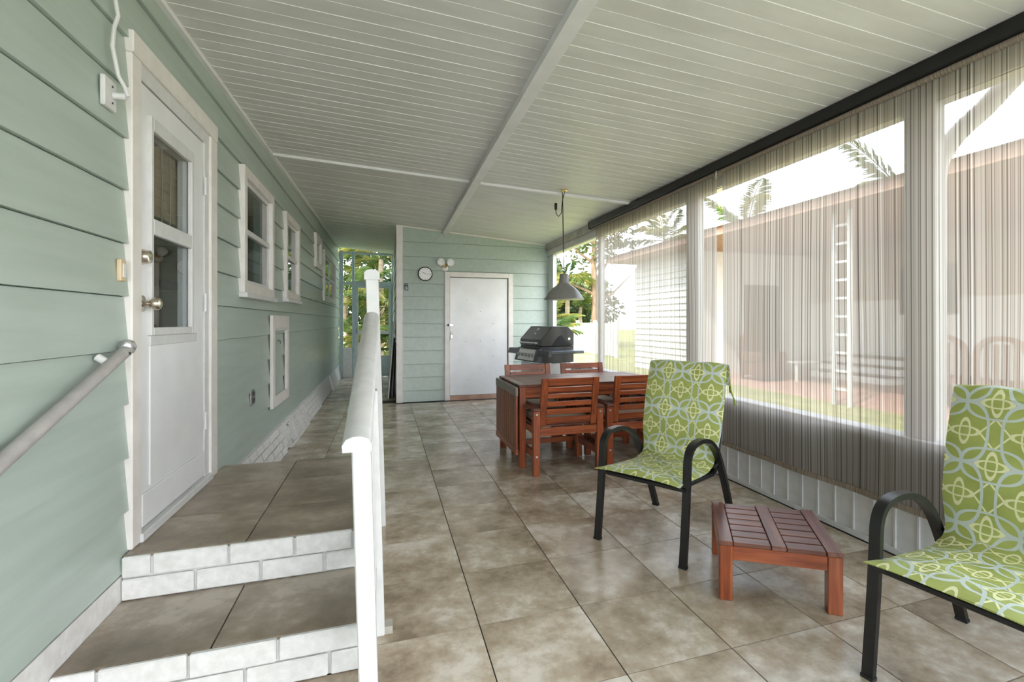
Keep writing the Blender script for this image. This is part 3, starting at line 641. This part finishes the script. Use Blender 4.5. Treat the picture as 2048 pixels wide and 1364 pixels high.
# ================================================================== pendant lamp
lp=thing('pendant_lamp','grey metal dome pendant lamp hanging over the table','lamp',(1.742,4.725,0))
zc0=ceilz(1.742,4.725)-.003
MB().lathe([(.207,1.478),(.206,1.486),(.195,1.497),(.176,1.53),(.150,1.565),(.112,1.60),(.075,1.625),(.056,1.645),(.052,1.66),(.045,1.735),(.040,1.742),(.038,1.735),(.050,1.645),(.07,1.62),(.11,1.594),(.147,1.56),(.173,1.525),(.203,1.480)],40).build('shade',M['lampgrey'],lp,True)
MB().lathe([(.0,1.60),(.02,1.60),(.02,1.64),(.0,1.66)],16).build('socket',M['black'],lp,True)
MB().lathe([(.0,1.52),(.022,1.53),(.03,1.555),(.022,1.585),(.015,1.60)],16).build('bulb',M['dialwhite'],lp,True)
MB().tube([(0,0,1.74),(-.008,0,2.0),(-.012,0,2.3),(-.016,0,zc0-.03)],.005,8).build('cord',M['black'],lp,True)
MB().tube([(-.016,0,zc0-.03),(-.03,0,zc0-.012),(-.01,.0,zc0-.004),(.01,0,zc0-.012),(-.004,0,zc0-.05),(-.02,0,zc0-.12),(-.03,0,2.36),(-.06,.0,2.325),(-.085,0,2.35),(-.09,0,2.40)],.0045,8).build('spare_cord',M['black'],lp,True)
MB().box(-.103,-.077,-.012,.012,2.39,2.46).build('switch',M['black'],lp,bevel=.006)
MB().lathe([(.04,zc0-.006),(.04,zc0)],16,(0,0,0)).build('hook_plate',M['brass'],lp)

# ================================================================== dining table
tb=thing('dining_table','red stained wooden drop leaf dining table with slatted top','table',(1.79,4.45,0))
L,Wd,H=.70,.39,.71
for x in (-L,L-.075): MB().box(x,x+.075,-Wd,Wd,H-.022,H).build('end_board',TY,tb,bevel=.002)
nsl=9; sw=(2*Wd)/nsl
for k in range(nsl): MB().box(-L+.078,L-.078,-Wd+k*sw+.0045,-Wd+(k+1)*sw-.0045,H-.022,H-.001).build('slat',TX,tb,bevel=.002)
for x in (-L+.004,L-.062):
    for y in (-Wd+.004,Wd-.062): MB().box(x,x+.058,y,y+.058,0,H-.0225).build('leg',WZ,tb,bevel=.003)
for y in (-Wd+.012,Wd-.036): MB().box(-L+.063,L-.063,y,y+.024,H-.115,H-.0225).build('apron',WX,tb,bevel=.002)
for x in (-L+.012,L-.036): MB().box(x,x+.024,-Wd+.063,Wd-.063,H-.115,H-.0225).build('apron',WY,tb,bevel=.002)
MB().box(-L+.063,L-.063,-.03,.03,H-.10,H-.0225).build('centre_rail',WX,tb)
MB().box(-L+.02,L-.02,-.012,.012,.10,.15).build('stretcher',WX,tb)
lfz0,lfz1=.115,.690; lx0,lx1=-L-.034,-L-.010
lfo=thing('tmp','','') ; bpy.data.objects.remove(lfo)
lf_=MB().box(lx0,lx1,-Wd,Wd,lfz1-.075,lfz1).build('drop_leaf',WG,tb,bevel=.003)
MB().box(lx0,lx1,-Wd,Wd,lfz0,lfz0+.055).build('leaf_rail',WY,lf_,bevel=.003)
for k in range(nsl): MB().box(lx0+.003,lx1-.002,-Wd+k*sw+.006,-Wd+(k+1)*sw-.006,lfz0+.056,lfz1-.076).build('leaf_slat',WZ,lf_,bevel=.002)
for y in (-.25,.25): MB().box(-L-.012,-L-.001,y-.02,y+.02,.655,.70).build('hinge',M['black'],tb)
# ================================================================== dining chairs
dc=thing('dining_chair','','chair',(0,0,0))
# local: back at y=0 (faces +y), width in x
for sx in (-1,1):
    xo=sx*.279
    MB().box(xo-.028,xo+.028,.0,.05,0,.527).build('leg',WZ,dc,bevel=.003)
    MB().box(xo-.028,xo+.028,.47,.515,0,.527).build('leg',WZ,dc,bevel=.003)
    MB().hexa([(xo-.034,-.01,.528),(xo+.034,-.01,.528),(xo+.034,.53,.528),(xo-.034,.53,.528),(xo-.034,-.01,.552),(xo+.034,-.01,.552),(xo+.034,.53,.552),(xo-.034,.53,.552)]).build('armrest',TY,dc,bevel=.005)
    MB().box(xo-.012,xo+.012,.05,.47,.33,.385).build('side_rail',WY,dc); MB().box(xo-.012,xo+.012,.05,.47,.13,.185).build('stretcher',WY,dc)
    for z in (.16,.50):
        MB().lathe([(.009,0),(.009,.003)],10,(xo,-.0,z),Matrix.Rotation(R(90),3,'X')).build('bolt',M['steel'],dc)
    st_=MB().hexa([(sx*.224-.027,.02,.392),(sx*.224+.027,.02,.392),(sx*.224+.027,.05,.392),(sx*.224-.027,.05,.392),(sx*.224-.027,-.05,.795),(sx*.224+.027,-.05,.795),(sx*.224+.027,-.02,.795),(sx*.224-.027,-.02,.795)]).build('back_stile',WZ,dc,bevel=.003)
ly=lambda z:.02-.07*(z-.392)/.403
for z0,z1 in ((.735,.793),(.685,.72),(.627,.663),(.56,.60),(.493,.538),(.413,.47)):
    MB().hexa([(-.196,ly(z0)+.004,z0),(.196,ly(z0)+.004,z0),(.196,ly(z0)+.026,z0),(-.196,ly(z0)+.026,z0),(-.196,ly(z1)+.004,z1),(.196,ly(z1)+.004,z1),(.196,ly(z1)+.026,z1),(-.196,ly(z1)+.026,z1)]).build('back_slat',WX,dc,bevel=.003)
MB().box(-.25,.25,.008,.034,.322,.386).build('rear_rail',WX,dc,bevel=.002)
MB().box(-.25,.25,.48,.506,.322,.386).build('front_rail',WX,dc,bevel=.002)
for k in range(6): MB().box(-.25,.25,.056+k*.07,.056+k*.07+.06,.386,.402).build('seat_slat',TX,dc,bevel=.002)
cu=MB()
for k,(r,z) in enumerate(((.0,.4025),(.01,.41),(.012,.425),(.0,.438))):
    a=.235+r; cu.v+=[(-a,.275-.205-r,z),(a,.275-.205-r,z),(a,.275+.19+r,z),(-a,.275+.19+r,z)]
cu.f=[(3,2,1,0),(12,13,14,15)]+[(k*4+i,k*4+(i+1)%4,k*4+4+(i+1)%4,k*4+4+i) for k in range(3) for i in range(4)]
cme=cu.mesh('seat_cushion',M['beige'])
CH=((1.443,3.79,0,'red wooden armchair at the near side of the table, by its hanging leaf','left near'),
    (2.098,3.80,0,'red wooden armchair partly hidden behind the green cushioned chair','near'),
    (1.455,5.05,math.pi,'red wooden armchair on the far side of the table, nearest shed door',''),
    (2.085,5.06,math.pi,'red wooden armchair on the far side of the table, in front of grill',''))
cl=('beige seat pad on the near armchair by the hanging leaf','beige seat pad on the armchair behind the green chair','beige seat pad on the far armchair nearest shed door','beige seat pad on the far armchair in front of the grill')
for k,(x,y,rz,lab,_) in enumerate(CH):
    o=dc if k==0 else copy_tree(dc)
    o.location=(x,y,0); o.rotation_euler=(0,0,rz); tag(o,lab,'chair','wooden dining chairs')
    q=link(cme,'seat_cushion',None,(x,y,0),(0,0,rz)); tag(q,cl[k],'cushion','beige seat pads')

# ================================================================== side table
ot=thing('slatted_side_table','low square red wooden slatted side table','side table',(1.774,1.932,0),math.atan2(-.275,.421))
a=.25; H=.266
for x in (-a,-.03,a-.06): MB().box(x,x+.06,-a,a,H-.02,H).build('cross_board',TY,ot,bevel=.002)
for x0,x1 in ((-a+.063,-.033),(.033,a-.063)):
    for k in range(7): MB().box(x0,x1,-a+k*.0714+.0045,-a+(k+1)*.0714-.0045,H-.021,H-.003).build('slat',TX,ot,bevel=.002)
for x in (-a,a-.058):
    for y in (-a,a-.058): MB().box(x,x+.058,y,y+.058,0,H-.0205).build('leg',WZ,ot,bevel=.003)
for y in (-a+.004,a-.03): MB().box(-a+.058,a-.058,y,y+.026,H-.082,H-.0215).build('apron',WX,ot,bevel=.002)
for x in (-a+.004,a-.03): MB().box(x,x+.026,-a+.058,a-.058,H-.082,H-.0215).build('apron',WY,ot,bevel=.002)

# ================================================================== green cushioned chairs
gc=thing('sling_chair','','chair',(0,0,0))   # local: front legs at y=0, back at +y, x lateral +-.25
def arc(pts,n=5):  # catmull-rom
    out=[]
    for i in range(len(pts)-1):
        p0=Vector(pts[max(i-1,0)]);p1=Vector(pts[i]);p2=Vector(pts[i+1]);p3=Vector(pts[min(i+2,len(pts)-1)])
        for k in range(n):
            t=k/n; out.append(tuple(.5*((2*p1)+(p2-p0)*t+(2*p0-5*p1+4*p2-p3)*t*t+(3*p1-p0-3*p2+p3)*t**3)))
    return out+[pts[-1]]
loop=arc([(.0,.008),(.03,.26),(.046,.44),(.055,.535),(.088,.585),(.15,.605),(.24,.603),(.32,.582),(.39,.54),(.45,.48),(.52,.37),(.60,.215),(.695,.008)])
for sx in (-1,1):
    MB().flat(loop,.019,.0115,sx*.262).build('arm_loop',M['black'],gc,True)
    for y in (.0,.694): MB().box(sx*.262-.021,sx*.262+.021,y-.014,y+.014,0,.012).build('foot',M['rubber'],gc)
    MB().tube(arc([(sx*.232,.02,.392),(sx*.232,.25,.378),(sx*.232,.44,.368),(sx*.232,.50,.392),(sx*.232,.53,.47),(sx*.232,.60,.80),(sx*.232,.64,.955)],4),.013,10).build('side_rail',M['black'],gc,True)
    MB().tube([(sx*.232,.47,.40),(sx*.262,.482,.435)],.009,8).build('bracket',M['black'],gc); MB().tube([(sx*.232,.07,.39),(sx*.262,.045,.40)],.010,8).build('bracket',M['black'],gc)
MB().tube([(-.262,.035,.385),(.262,.035,.385)],.014,10).build('front_bar',M['black'],gc,True)
MB().tube([(-.232,.47,.36),(.232,.47,.36)],.012,10).build('rear_bar',M['black'],gc,True)
MB().tube([(-.232,.64,.955),(.232,.64,.955)],.013,10).build('top_bar',M['black'],gc,True)
MB().flat(arc([(.03,.397),(.25,.374),(.44,.366),(.50,.395),(.53,.47),(.60,.80),(.635,.945)],4),.222,.002,0).build('sling',M['rubber'],gc,True)
def cushion_mesh():
    top=arc([(-.035,.425),(.05,.421),(.20,.409),(.36,.402),(.455,.412),(.488,.462),(.506,.54),(.545,.72),(.585,.88),(.606,.968),(.625,.990),(.655,.978),(.672,.93),(.678,.86)],4)
    n=len(top); nx=12; mb=MB(); mb.uv=[]
    ss=[0]
    for i in range(1,n): ss.append(ss[-1]+math.hypot(top[i][0]-top[i-1][0],top[i][1]-top[i-1][1]))
    for side in (0,1):
        for i,(y,z) in enumerate(top):
            A=top[max(i-1,0)];B=top[min(i+1,n-1)]; t=Vector((B[0]-A[0],B[1]-A[1])).normalized(); nn=(-t.y,t.x)
            sc=ss[i]
            puff_s=min(1,sc/.05)*(1 if sc<1.07 else .35)*(.55+.45*min(1,abs(sc-.56)/.08))
            hw=.238+.004*math.sin(sc*9)+(.024*(1-sc/.1) if sc<.1 else 0)+(.020*min(1,(sc-.54)/.12) if sc>.54 else 0)
            for j in range(nx+1):
                q=-1+2*j/nx; e=(1-abs(q)**4)
                th=.021*puff_s*e+.0025+(.0026*math.sin(q*5+sc*21)+.002*math.sin(q*11-sc*33))*e
                off=th if side==0 else -.006*e*puff_s-.001
                droop=-.010*abs(q)**3 if sc<.45 else 0
                mb.v.append((q*hw,y+nn[0]*off,z+nn[1]*off+droop)); mb.uv.append((q*hw+.01,ss[i]+.02))
    W_=nx+1; off=n*W_
    for i in range(n-1):
        for j in range(nx):
            mb.f.append((i*W_+j,i*W_+j+1,(i+1)*W_+j+1,(i+1)*W_+j)); mb.f.append((off+i*W_+j,off+(i+1)*W_+j,off+(i+1)*W_+j+1,off+i*W_+j+1))
    for i in range(n-1):
        for j in (0,nx): mb.f.append((i*W_+j,(i+1)*W_+j,off+(i+1)*W_+j,off+i*W_+j))
    for j in range(nx):
        for i in (0,n-1): mb.f.append((i*W_+j,i*W_+j+1,off+i*W_+j+1,off+i*W_+j))
    return mb.mesh('chair_cushion',M['cushion'],True),top
cm,ctop=cushion_mesh()
tie=MB().tube([(.228,.672,.90),(.246,.69,.87),(.250,.70,.82),(.262,.712,.775),(.268,.72,.735)],[.008,.006,.005,.005,.009],6).tube([(.228,.672,.90),(.24,.70,.86),(.238,.715,.81)],[.008,.005,.006],6).mesh('tie',M['tie'],True)
tie2=MB().tube([(-.228,.672,.90),(-.246,.69,.87),(-.250,.70,.82),(-.262,.712,.775)],[.008,.006,.005,.007],6).mesh('tie',M['tie'],True)
d1v=Vector((.855,.518)).normalized(); d2v=Vector((.665,.121)).normalized()
def place(fl,d,sh=.262):
    lat=Vector((d.y,-d.x)); o=fl+lat*sh; return (o.x,o.y,0),math.atan2(-d.x,d.y)
for k,(fl,d,lab,cl_) in enumerate(((Vector((1.165,2.60)),d1v,'black metal sling armchair standing beside the dining table','green ring patterned cushion on the chair beside the dining table'),
                            (Vector((1.612,1.285)),d2v,'black metal sling armchair cut off by the right picture edge','green ring patterned cushion on the chair at right picture edge'))):
    o=gc if k==0 else copy_tree(gc); loc,rz=place(fl,d); o.location=loc; o.rotation_euler=(0,0,rz); tag(o,lab,'chair','black sling armchairs')
    q=thing('chair_cushion',cl_,'cushion',loc,rz,'green patterned cushions'); link(cm,'pad',q); link(tie,'tie',q); link(tie2,'tie',q)

# ================================================================== gas grill
gr=thing('gas_grill','black gas grill with closed lid and steel knob panel','grill',(2.16,6.55,0),math.atan2(-.982,.185)+0)
# local: front faces -y, x = width
gw=.31
def gx(u,z,w_): return (w_,u,z)   # profile in (depth, z), extruded along x
lid=[(-.26,.925),(-.26,1.01),(-.09,1.19),(.14,1.19),(.245,1.11),(.245,.925)]
ld=MB().prism(lid,-gw+.01,gw-.01,gx).build('lid',M['darkmetal'],gr,bevel=.006)
for sx in (-1,1):
    MB().prism([(u*1.015,z) for u,z in lid],sx*(gw-.004)-.006,sx*(gw-.004)+.006,gx).build('lid_end',M['black'],ld,bevel=.003)
    MB().prism([(-.10,.93),(.0,1.05),(.055,1.07),(.12,.985),(.18,.965),(.22,.93)],sx*(gw+.004)-.004,sx*(gw+.004)+.004,gx).build('end_plate',M['rubber'],ld)
    MB().lathe([(.018,0),(.018,.006),(.010,.006)],16,(sx*(gw+.002),.17,1.02),Matrix.Rotation(sx*R(90),3,'Y')).build('pivot',M['steel'],ld)
MB().tube([(-.24,-.30,.965),(.24,-.30,.965)],.012,12).build('handle',M['steel'],ld,True)
for x in (-.22,.22): MB().tube([(x,-.255,.965),(x,-.30,.965)],.010,10).build('handle_stem',M['steel'],ld,True)
mm=Matrix.Rotation(R(47),3,'X')
MB().lathe([(.025,0),(.025,.008),(.0,.009)],20,(.0,-.135,1.145),mm).build('thermometer',M['steel'],ld)
MB().obox((.0,-.185,1.09),(.05,.006,.02),Matrix.Rotation(R(-43),3,'X')).build('badge',M['steel'],ld)
MB().box(-gw,gw,-.26,.25,.70,.922).build('firebox',M['black'],gr,bevel=.006)
pp=MB().prism([(-.30,.885),(-.262,.90),(-.262,.70),(-.35,.715)],-gw-.02,gw+.02,gx).build('control_panel',M['darkmetal'],gr,bevel=.003)
mp_=Matrix.Rotation(R(90)-R(16.4),3,'X')
MB().prism([(-.307,.875),(-.303,.877),(-.342,.732),(-.347,.733)],-.24,.24,gx).build('panel_face',M['satin'],pp)
for k in range(5):
    x=-.2+k*.1; kn=MB().lathe([(.03,0),(.03,.004),(.021,.006),(.019,.032),(.015,.034)],18,(x,-.327,.80),mp_).build('knob',M['steel'],pp,True)
    MB().lathe([(.033,0),(.033,.002)],18,(x,-.325,.80),mp_).build('bezel',M['black'],kn)
for sx in (-1,1):
    a,b_=(gw+.02,gw+.30) if sx>0 else (-gw-.30,-gw-.02)
    MB().box(a,b_,-.27,.22,.835,.875).build('side_shelf',M['darkmetal'],gr,bevel=.004)
    MB().prism([(-.30,.875),(-.27,.875),(-.27,.80),(-.325,.80)],a,b_,gx).build('shelf_front',M['darkmetal'],gr)
for x in (-gw+.02,gw-.05):
    for y in (-.24,.19): MB().box(x,x+.03,y,y+.03,.075,.70).build('leg',M['steel'],gr)
    for y in (-.225,.205): MB().lathe([(.0,-.014),(.035,-.014),(.038,0),(.035,.014),(.0,.014)],16,(x+.015,y,.038),Matrix.Rotation(R(90),3,'Y')).build('caster',M['black'],gr,True)
MB().box(-gw+.01,gw-.01,-.25,.23,.10,.125).build('bottom_shelf',M['darkmetal'],gr)
for x in (-.15,.15):
    dr=MB().box(x-.142,x+.142,-.262,-.245,.13,.69).build('cabinet_door',M['steel'],gr,bevel=.003)
    MB().tube([(x-.1,-.285,.63),(x+.1,-.285,.63)],.008,8).build('door_handle',M['darkmetal'],dr,True)
MB().box(gw-.012,gw-.004,-.22,.20,.13,.69).build('side_panel',M['white'],gr)

# ================================================================== outside: downspout, neighbour, fence
MB_=MB().tube(arc([(2.80,1.30,2.46),(2.80,1.40,2.44),(2.80,1.50,2.40),(2.80,1.62,2.30),(2.80,1.74,2.22),(2.80,1.82,2.12),(2.80,1.845,2.0),(2.80,1.845,1.8),(2.80,1.845,.0),(2.80,1.845,-.12)],3),.046,12)
tag(MB_.build('downspout',M['white'],None,True),'curved rain downspout outside the shade by the post','downspout')
nh=thing('neighbour_house','white neighbouring house with brown eave and open carport','house',(0,0,-.13))
MB().box(6.6,13,-3,14,3.20,3.36).build('roof_eave',M['roofbrown'],nh)
MB().add([(6.5,-3,3.35),(6.5,14.1,3.35),(10,14.1,3.75),(10,-3,3.75),(13.5,14.1,3.35),(13.5,-3,3.35)],[(0,1,2,3),(3,2,4,5),(0,3,5),(1,4,2)]).build('roof',M['roofbrown'],nh)
ww=MB().box(7.4,12.9,10.7,13.6,0,3.20).build('clapboard_wall',M['housewhite'],nh)
for k in range(18): MB().hexa([(7.33,10.7,k*.17),(7.40,10.7,k*.17),(7.40,13.6,k*.17),(7.33,13.6,k*.17),(7.37,10.7,k*.17+.168),(7.40,10.7,k*.17+.168),(7.40,13.6,k*.17+.168),(7.37,13.6,k*.17+.168)]).build('clapboard',M['housewhite'],ww)
mw=MB().box(11.3,12.9,-3,10.7,0,3.20).build('carport_wall',M['housewhite'],nh)
MB().box(11.28,11.30,-3,10.7,1.9,3.20).build('shadow_band',M['housewall_shadow'],mw)  # shadow on the upper wall, painted in as a beige band
for (y0,y1) in ((7.0,8.2),(3.6,4.8)):
    wn=MB().box(11.25,11.29,y0,y1,1.55,2.6).build('window',M['browndoor'],mw); MB().box(11.24,11.25,y0+.08,y1-.08,1.63,2.52).build('pane',M['glassdark'],wn)
dr=MB().box(9.0,10.1,10.64,10.70,.05,2.35).build('carport_door',M['browndoor'],nh); MB().box(9.1,10.0,10.62,10.64,1.3,2.2).build('door_panel',M['browndoor'],dr)
MB().box(7.3,13,-3,10.7,-.02,.03).build('carport_slab',M['terracotta'],nh)
for k in range(3): 
    b_=MB().box(10.1+.3*k,11.3,7.6,9.6,.03+.18*k,.18+.18*k).build('step',M['housewhite'],nh); MB().box(10.07+.3*k,11.3,7.58,9.62,.18+.18*k,.21+.18*k).build('tread',M['browndoor'],b_)
cc=MB().box(7.10,7.16,5.98,6.03,0,3.20).build('carport_column',M['white'],nh)
MB().box(7.10,7.16,6.27,6.32,0,3.20).build('column_rail',M['white'],cc)
for k in range(10): MB().box(7.115,7.145,6.03,6.27,.25+.3*k,.29+.3*k).build('rung',M['white'],cc)
cc=MB().box(7.10,7.16,1.6,1.65,0,3.20).build('carport_column',M['white'],nh)
# carport chairs with arched backs
for k,(x,y,lab) in enumerate(((8.3,4.45,'brown arched back chair in the carport, nearer right picture edge'),(8.4,5.25,'brown arched back chair in the carport, nearer the shade post'))):
    q=thing('patio_chair',lab,'chair',(x,y,-.10),0,'carport chairs')
    for sx in (-.27,.27):
        for sy in (-.27,.27): MB().box(sx-.025,sx+.025,sy-.025,sy+.025,0,.42).build('leg',M['browndoor'],q)
    MB().box(-.3,.3,-.3,.3,.42,.50).build('seat',M['browndoor'],q)
    MB().flat(arc([(-.3,.5),(-.3,.9),(-.2,1.06),(0,1.12),(.2,1.06),(.3,.9),(.3,.5)],4),.03,.035,-.27).build('back_arch',M['browndoor'],q)
    for y_ in (-.18,-.06,.06,.18): MB().box(-.285,-.255,y_-.025,y_+.025,.5,1.04).build('back_slat',M['browndoor'],q)
q=thing('wicker_armchair','dark wicker armchair by the neighbouring brown door','armchair',(8.35,9.3,-.10))
MB().box(-.36,.36,-.36,.36,.12,.42).build('seat',M['browndoor'],q,bevel=.03); MB().box(-.36,.36,.28,.42,.42,1.05).build('backrest',M['browndoor'],q,bevel=.04)
for sx in (-.38,.30): MB().box(sx,sx+.1,-.34,.3,.42,.66).build('armrest',M['browndoor'],q,bevel=.03)
for sx in (-.33,.28):
    for sy in (-.33,.28): MB().box(sx,sx+.05,sy,sy+.05,0,.12).build('leg',M['browndoor'],q)
q=thing('low_table','small white table beside the wicker armchair','table',(9.1,9.0,-.10))
MB().box(-.35,.35,-.3,.3,.42,.46).build('top',M['white'],q)
for sx in (-.32,.28):
    for sy in (-.27,.23): MB().box(sx,sx+.04,sy,sy+.04,0,.42).build('leg',M['white'],q)
# picket fence
pf=thing('picket_fence','white picket fence beyond the open screen bay','fence',(8.4,0,-.13))
pk_=MB().prism([(-.045,.05),(.045,.05),(.045,1.28),(0,1.34),(-.045,1.28)],-.012,.012,lambda u,v,w_:(w_,u,v)).mesh('picket',M['housewhite'])
for k in range(44): link(pk_,'picket',pf,(0,17.2+k*.13,0))
for z in (.3,1.0): MB().box(.014,.05,17,23,z,z+.09).build('rail',M['housewhite'],pf)
for y in (17.0,19.0,21.0,23.0): MB().box(-.06,.06,y-.06,y+.06,0,1.45).build('fence_post',M['housewhite'],pf)

# ================================================================== planting
def frond_mesh(L,droop,nl,seed,ll=.42):
    rnd=random.Random(seed); mb=MB(); pts=[]
    for i in range(13):
        t=i/12; pts.append(Vector((L*t*(1-.25*droop*t),0,L*(.55*t-droop*t*t))))
    mb.tube(pts,[.014*(1-.8*i/12)+.002 for i in range(13)],5)
    for i in range(nl):
        t=.12+.86*i/nl; f=t*12; a=int(f); p=pts[a].lerp(pts[min(a+1,12)],f-a); tg=(pts[min(a+1,12)]-pts[a]).normalized()
        for sy in (-1,1):
            l=ll*(math.sin(math.pi*min(1,t*.95+.08))**.6)*rnd.uniform(.85,1.1)
            d=(tg*.75+Vector((0,sy*1.0,-.15+rnd.uniform(-.2,.25)))).normalized(); e=p+d*l+Vector((0,0,-l*.22)); m_=p+d*l*.5; wv=Vector((d.y,-d.x,.2*sy)).normalized()*.017
            n=len(mb.v); mb.v+=[tuple(p),tuple(m_+wv),tuple(e),tuple(m_-wv)]; mb.f+=[(n,n+1,n+2),(n,n+2,n+3)]
    return mb
fronds=[frond_mesh(1.7,.5,34,1).mesh('frond',M['frond']),frond_mesh(1.5,.8,32,2).mesh('frond',M['frond']),frond_mesh(1.9,.25,36,3).mesh('frond',M['frond'])]
def palm(x,y,h,sc,nf,label,seed,group='palms'):
    rnd=random.Random(seed); p=thing('palm',label,'palm',(x,y,-.13),rnd.uniform(0,6),group)
    pts=[(.05*math.sin(k),.04*math.cos(k*1.3),h*k/6) for k in range(7)]
    MB().tube(pts,[.09*sc-.004*k*sc for k in range(7)],9).build('trunk',M['palmbark'],p,True)
    for k in range(nf):
        o=link(fronds[rnd.randrange(3)],'frond',p,(pts[-1][0],pts[-1][1],h-.05*rnd.random()),(rnd.uniform(-.3,.3),rnd.uniform(-.75,.45),k*2.4+rnd.uniform(-.3,.3)))
        s_=sc*rnd.uniform(.8,1.15); o.scale=(s_,s_,s_)
def leafcloud(rx,ry,rz,n,size,seed,zc):
    rnd=random.Random(seed); mb=MB()
    for i in range(n):
        u=Vector((rnd.gauss(0,1),rnd.gauss(0,1),rnd.gauss(0,1))).normalized()*(rnd.random()**.4)
        k=1+.25*math.sin(u.x*7+seed)*math.cos(u.z*6)
        c=Vector((u.x*rx*k,u.y*ry*k,zc+u.z*rz*k)); d=Vector((rnd.gauss(0,1),rnd.gauss(0,1),rnd.gauss(0,.6))).normalized(); e=d.orthogonal().normalized(); e.rotate(Matrix.Rotation(rnd.random()*6,3,d)); s_=size*rnd.uniform(.6,1.3)
        m=len(mb.v); mb.v+=[tuple(c-d*s_),tuple(c+e*s_*.4),tuple(c+d*s_),tuple(c-e*s_*.4)]; mb.f.append((m,m+1,m+2,m+3))
    return mb
def shrub(x,y,rx,rz,n,size,label,seed,zc=None,name='shrub',cat='shrub',group='hedge shrubs'):
    p=thing(name,label,cat,(x,y,-.13),0,group); zc=zc or rz
    o=leafcloud(rx,rx,rz,n,size,seed,zc).build('foliage',M['leaf'],p); o['kind']='stuff'
    MB().tube([(0,0,0),(.05,.02,zc*.5),(0,0,zc)],[.06,.05,.02],7).build('stem',M['bark'],p,True)
    for k in range(5):
        a=k*1.3; MB().tube([(.02,.01,zc*.35),(rx*.4*math.cos(a),rx*.4*math.sin(a),zc*.8),(rx*.7*math.cos(a),rx*.7*math.sin(a),zc*1.15)],[.03,.02,.008],6).build('branch',M['bark'],p,True)
# palms beyond the passage door
for k,(x,y,h,sc,nf,lab) in enumerate(((-.55,13.3,.9,.8,12,'short yellow green palm just outside the screen door'),(-.95,14.0,2.1,.95,12,'palm at left behind the passage transom'),(.15,13.9,1.8,.85,12,'palm behind the middle of the screen door'),(.55,13.2,.7,.8,12,'low palm at right outside the screen door'),(-.1,15.2,3.2,1.1,13,'tall palm rising above the passage screen'),(-1.3,15.6,3.0,1.1,11,'tall palm furthest left beyond the passage'),(1.0,15.2,2.4,1.0,11,'palm furthest right beyond the passage'))):
    palm(x,y,h,sc,nf,lab,k+3)
for k,(x,lab) in enumerate(((-2.4,'dark leafy shrub left behind the passage palms'),(-.5,'dark leafy shrub straight behind the passage palms'),(1.4,'dark leafy shrub right behind the passage palms'))):
    shrub(x,17.6,1.25,2.1,3200,.13,lab,k+30)
# planting beyond the open screen bay
palm(9.2,24.5,3.6,1.6,13,'tall palm behind the white picket fence',41); palm(7.6,22.5,1.6,1.3,12,'bushy palm at the left end of the picket fence',42); palm(10.4,25.5,2.2,1.5,12,'palm at the right behind the picket fence',43)
palm(6.6,20.5,.6,1.2,12,'low palm in front of the hedge beyond the open bay',46)
shrub(6.9,25.5,1.9,2.0,3600,.16,'rounded shrub left behind the picket fence',51); shrub(9.6,27.5,2.2,2.2,3600,.17,'rounded shrub straight behind the picket fence',52); shrub(12.2,29,2.2,2.2,2600,.18,'rounded shrub right behind the picket fence',53)
shrub(4.9,16.5,.95,1.2,2200,.1,'rounded shrub beside the shed beyond the open bay',54)
def tree(x,y,h,label,seed,nleaf=2600,rr=2.2):
    rnd=random.Random(seed); p=thing('tree',label,'tree',(x,y,-.13),0,'trees beyond the fence')
    MB().tube([(0,0,0),(.1,.05,h*.35),(-.05,0,h*.7),(.1,.1,h)],[.24,.19,.13,.06],9).build('trunk',M['bark'],p,True)
    for k in range(7):
        a=k*2.4; z0=h*(.35+.08*k); L_=rr*rnd.uniform(.7,1.2)
        MB().tube([(0,0,z0),(L_*.45*math.cos(a),L_*.45*math.sin(a),z0+.5),(L_*math.cos(a),L_*math.sin(a),z0+1.0+rnd.random())],[.08,.055,.02],6).build('branch',M['bark'],p,True)
    o=leafcloud(rr,rr,h*.32,nleaf,.16,seed,h*.95).build('foliage',M['leaf'],p); o['kind']='stuff'
tree(10.2,23.2,6.5,'tree with bare brown trunk behind the picket fence',61,1800); tree(8.0,29,6.0,'leafy tree far behind the hedge',62,2600)
for k,(x,y,h) in enumerate(((15.2,17.8,5.4),(17.0,12.0,5.4),(13.8,22.3,5.6))):
    palm(x,y,h,1.7,12,('palm crown showing over the neighbouring roof','palm crown over the carport roof, nearer the post','palm crown over the roof, closest to the fence')[k],70+k)
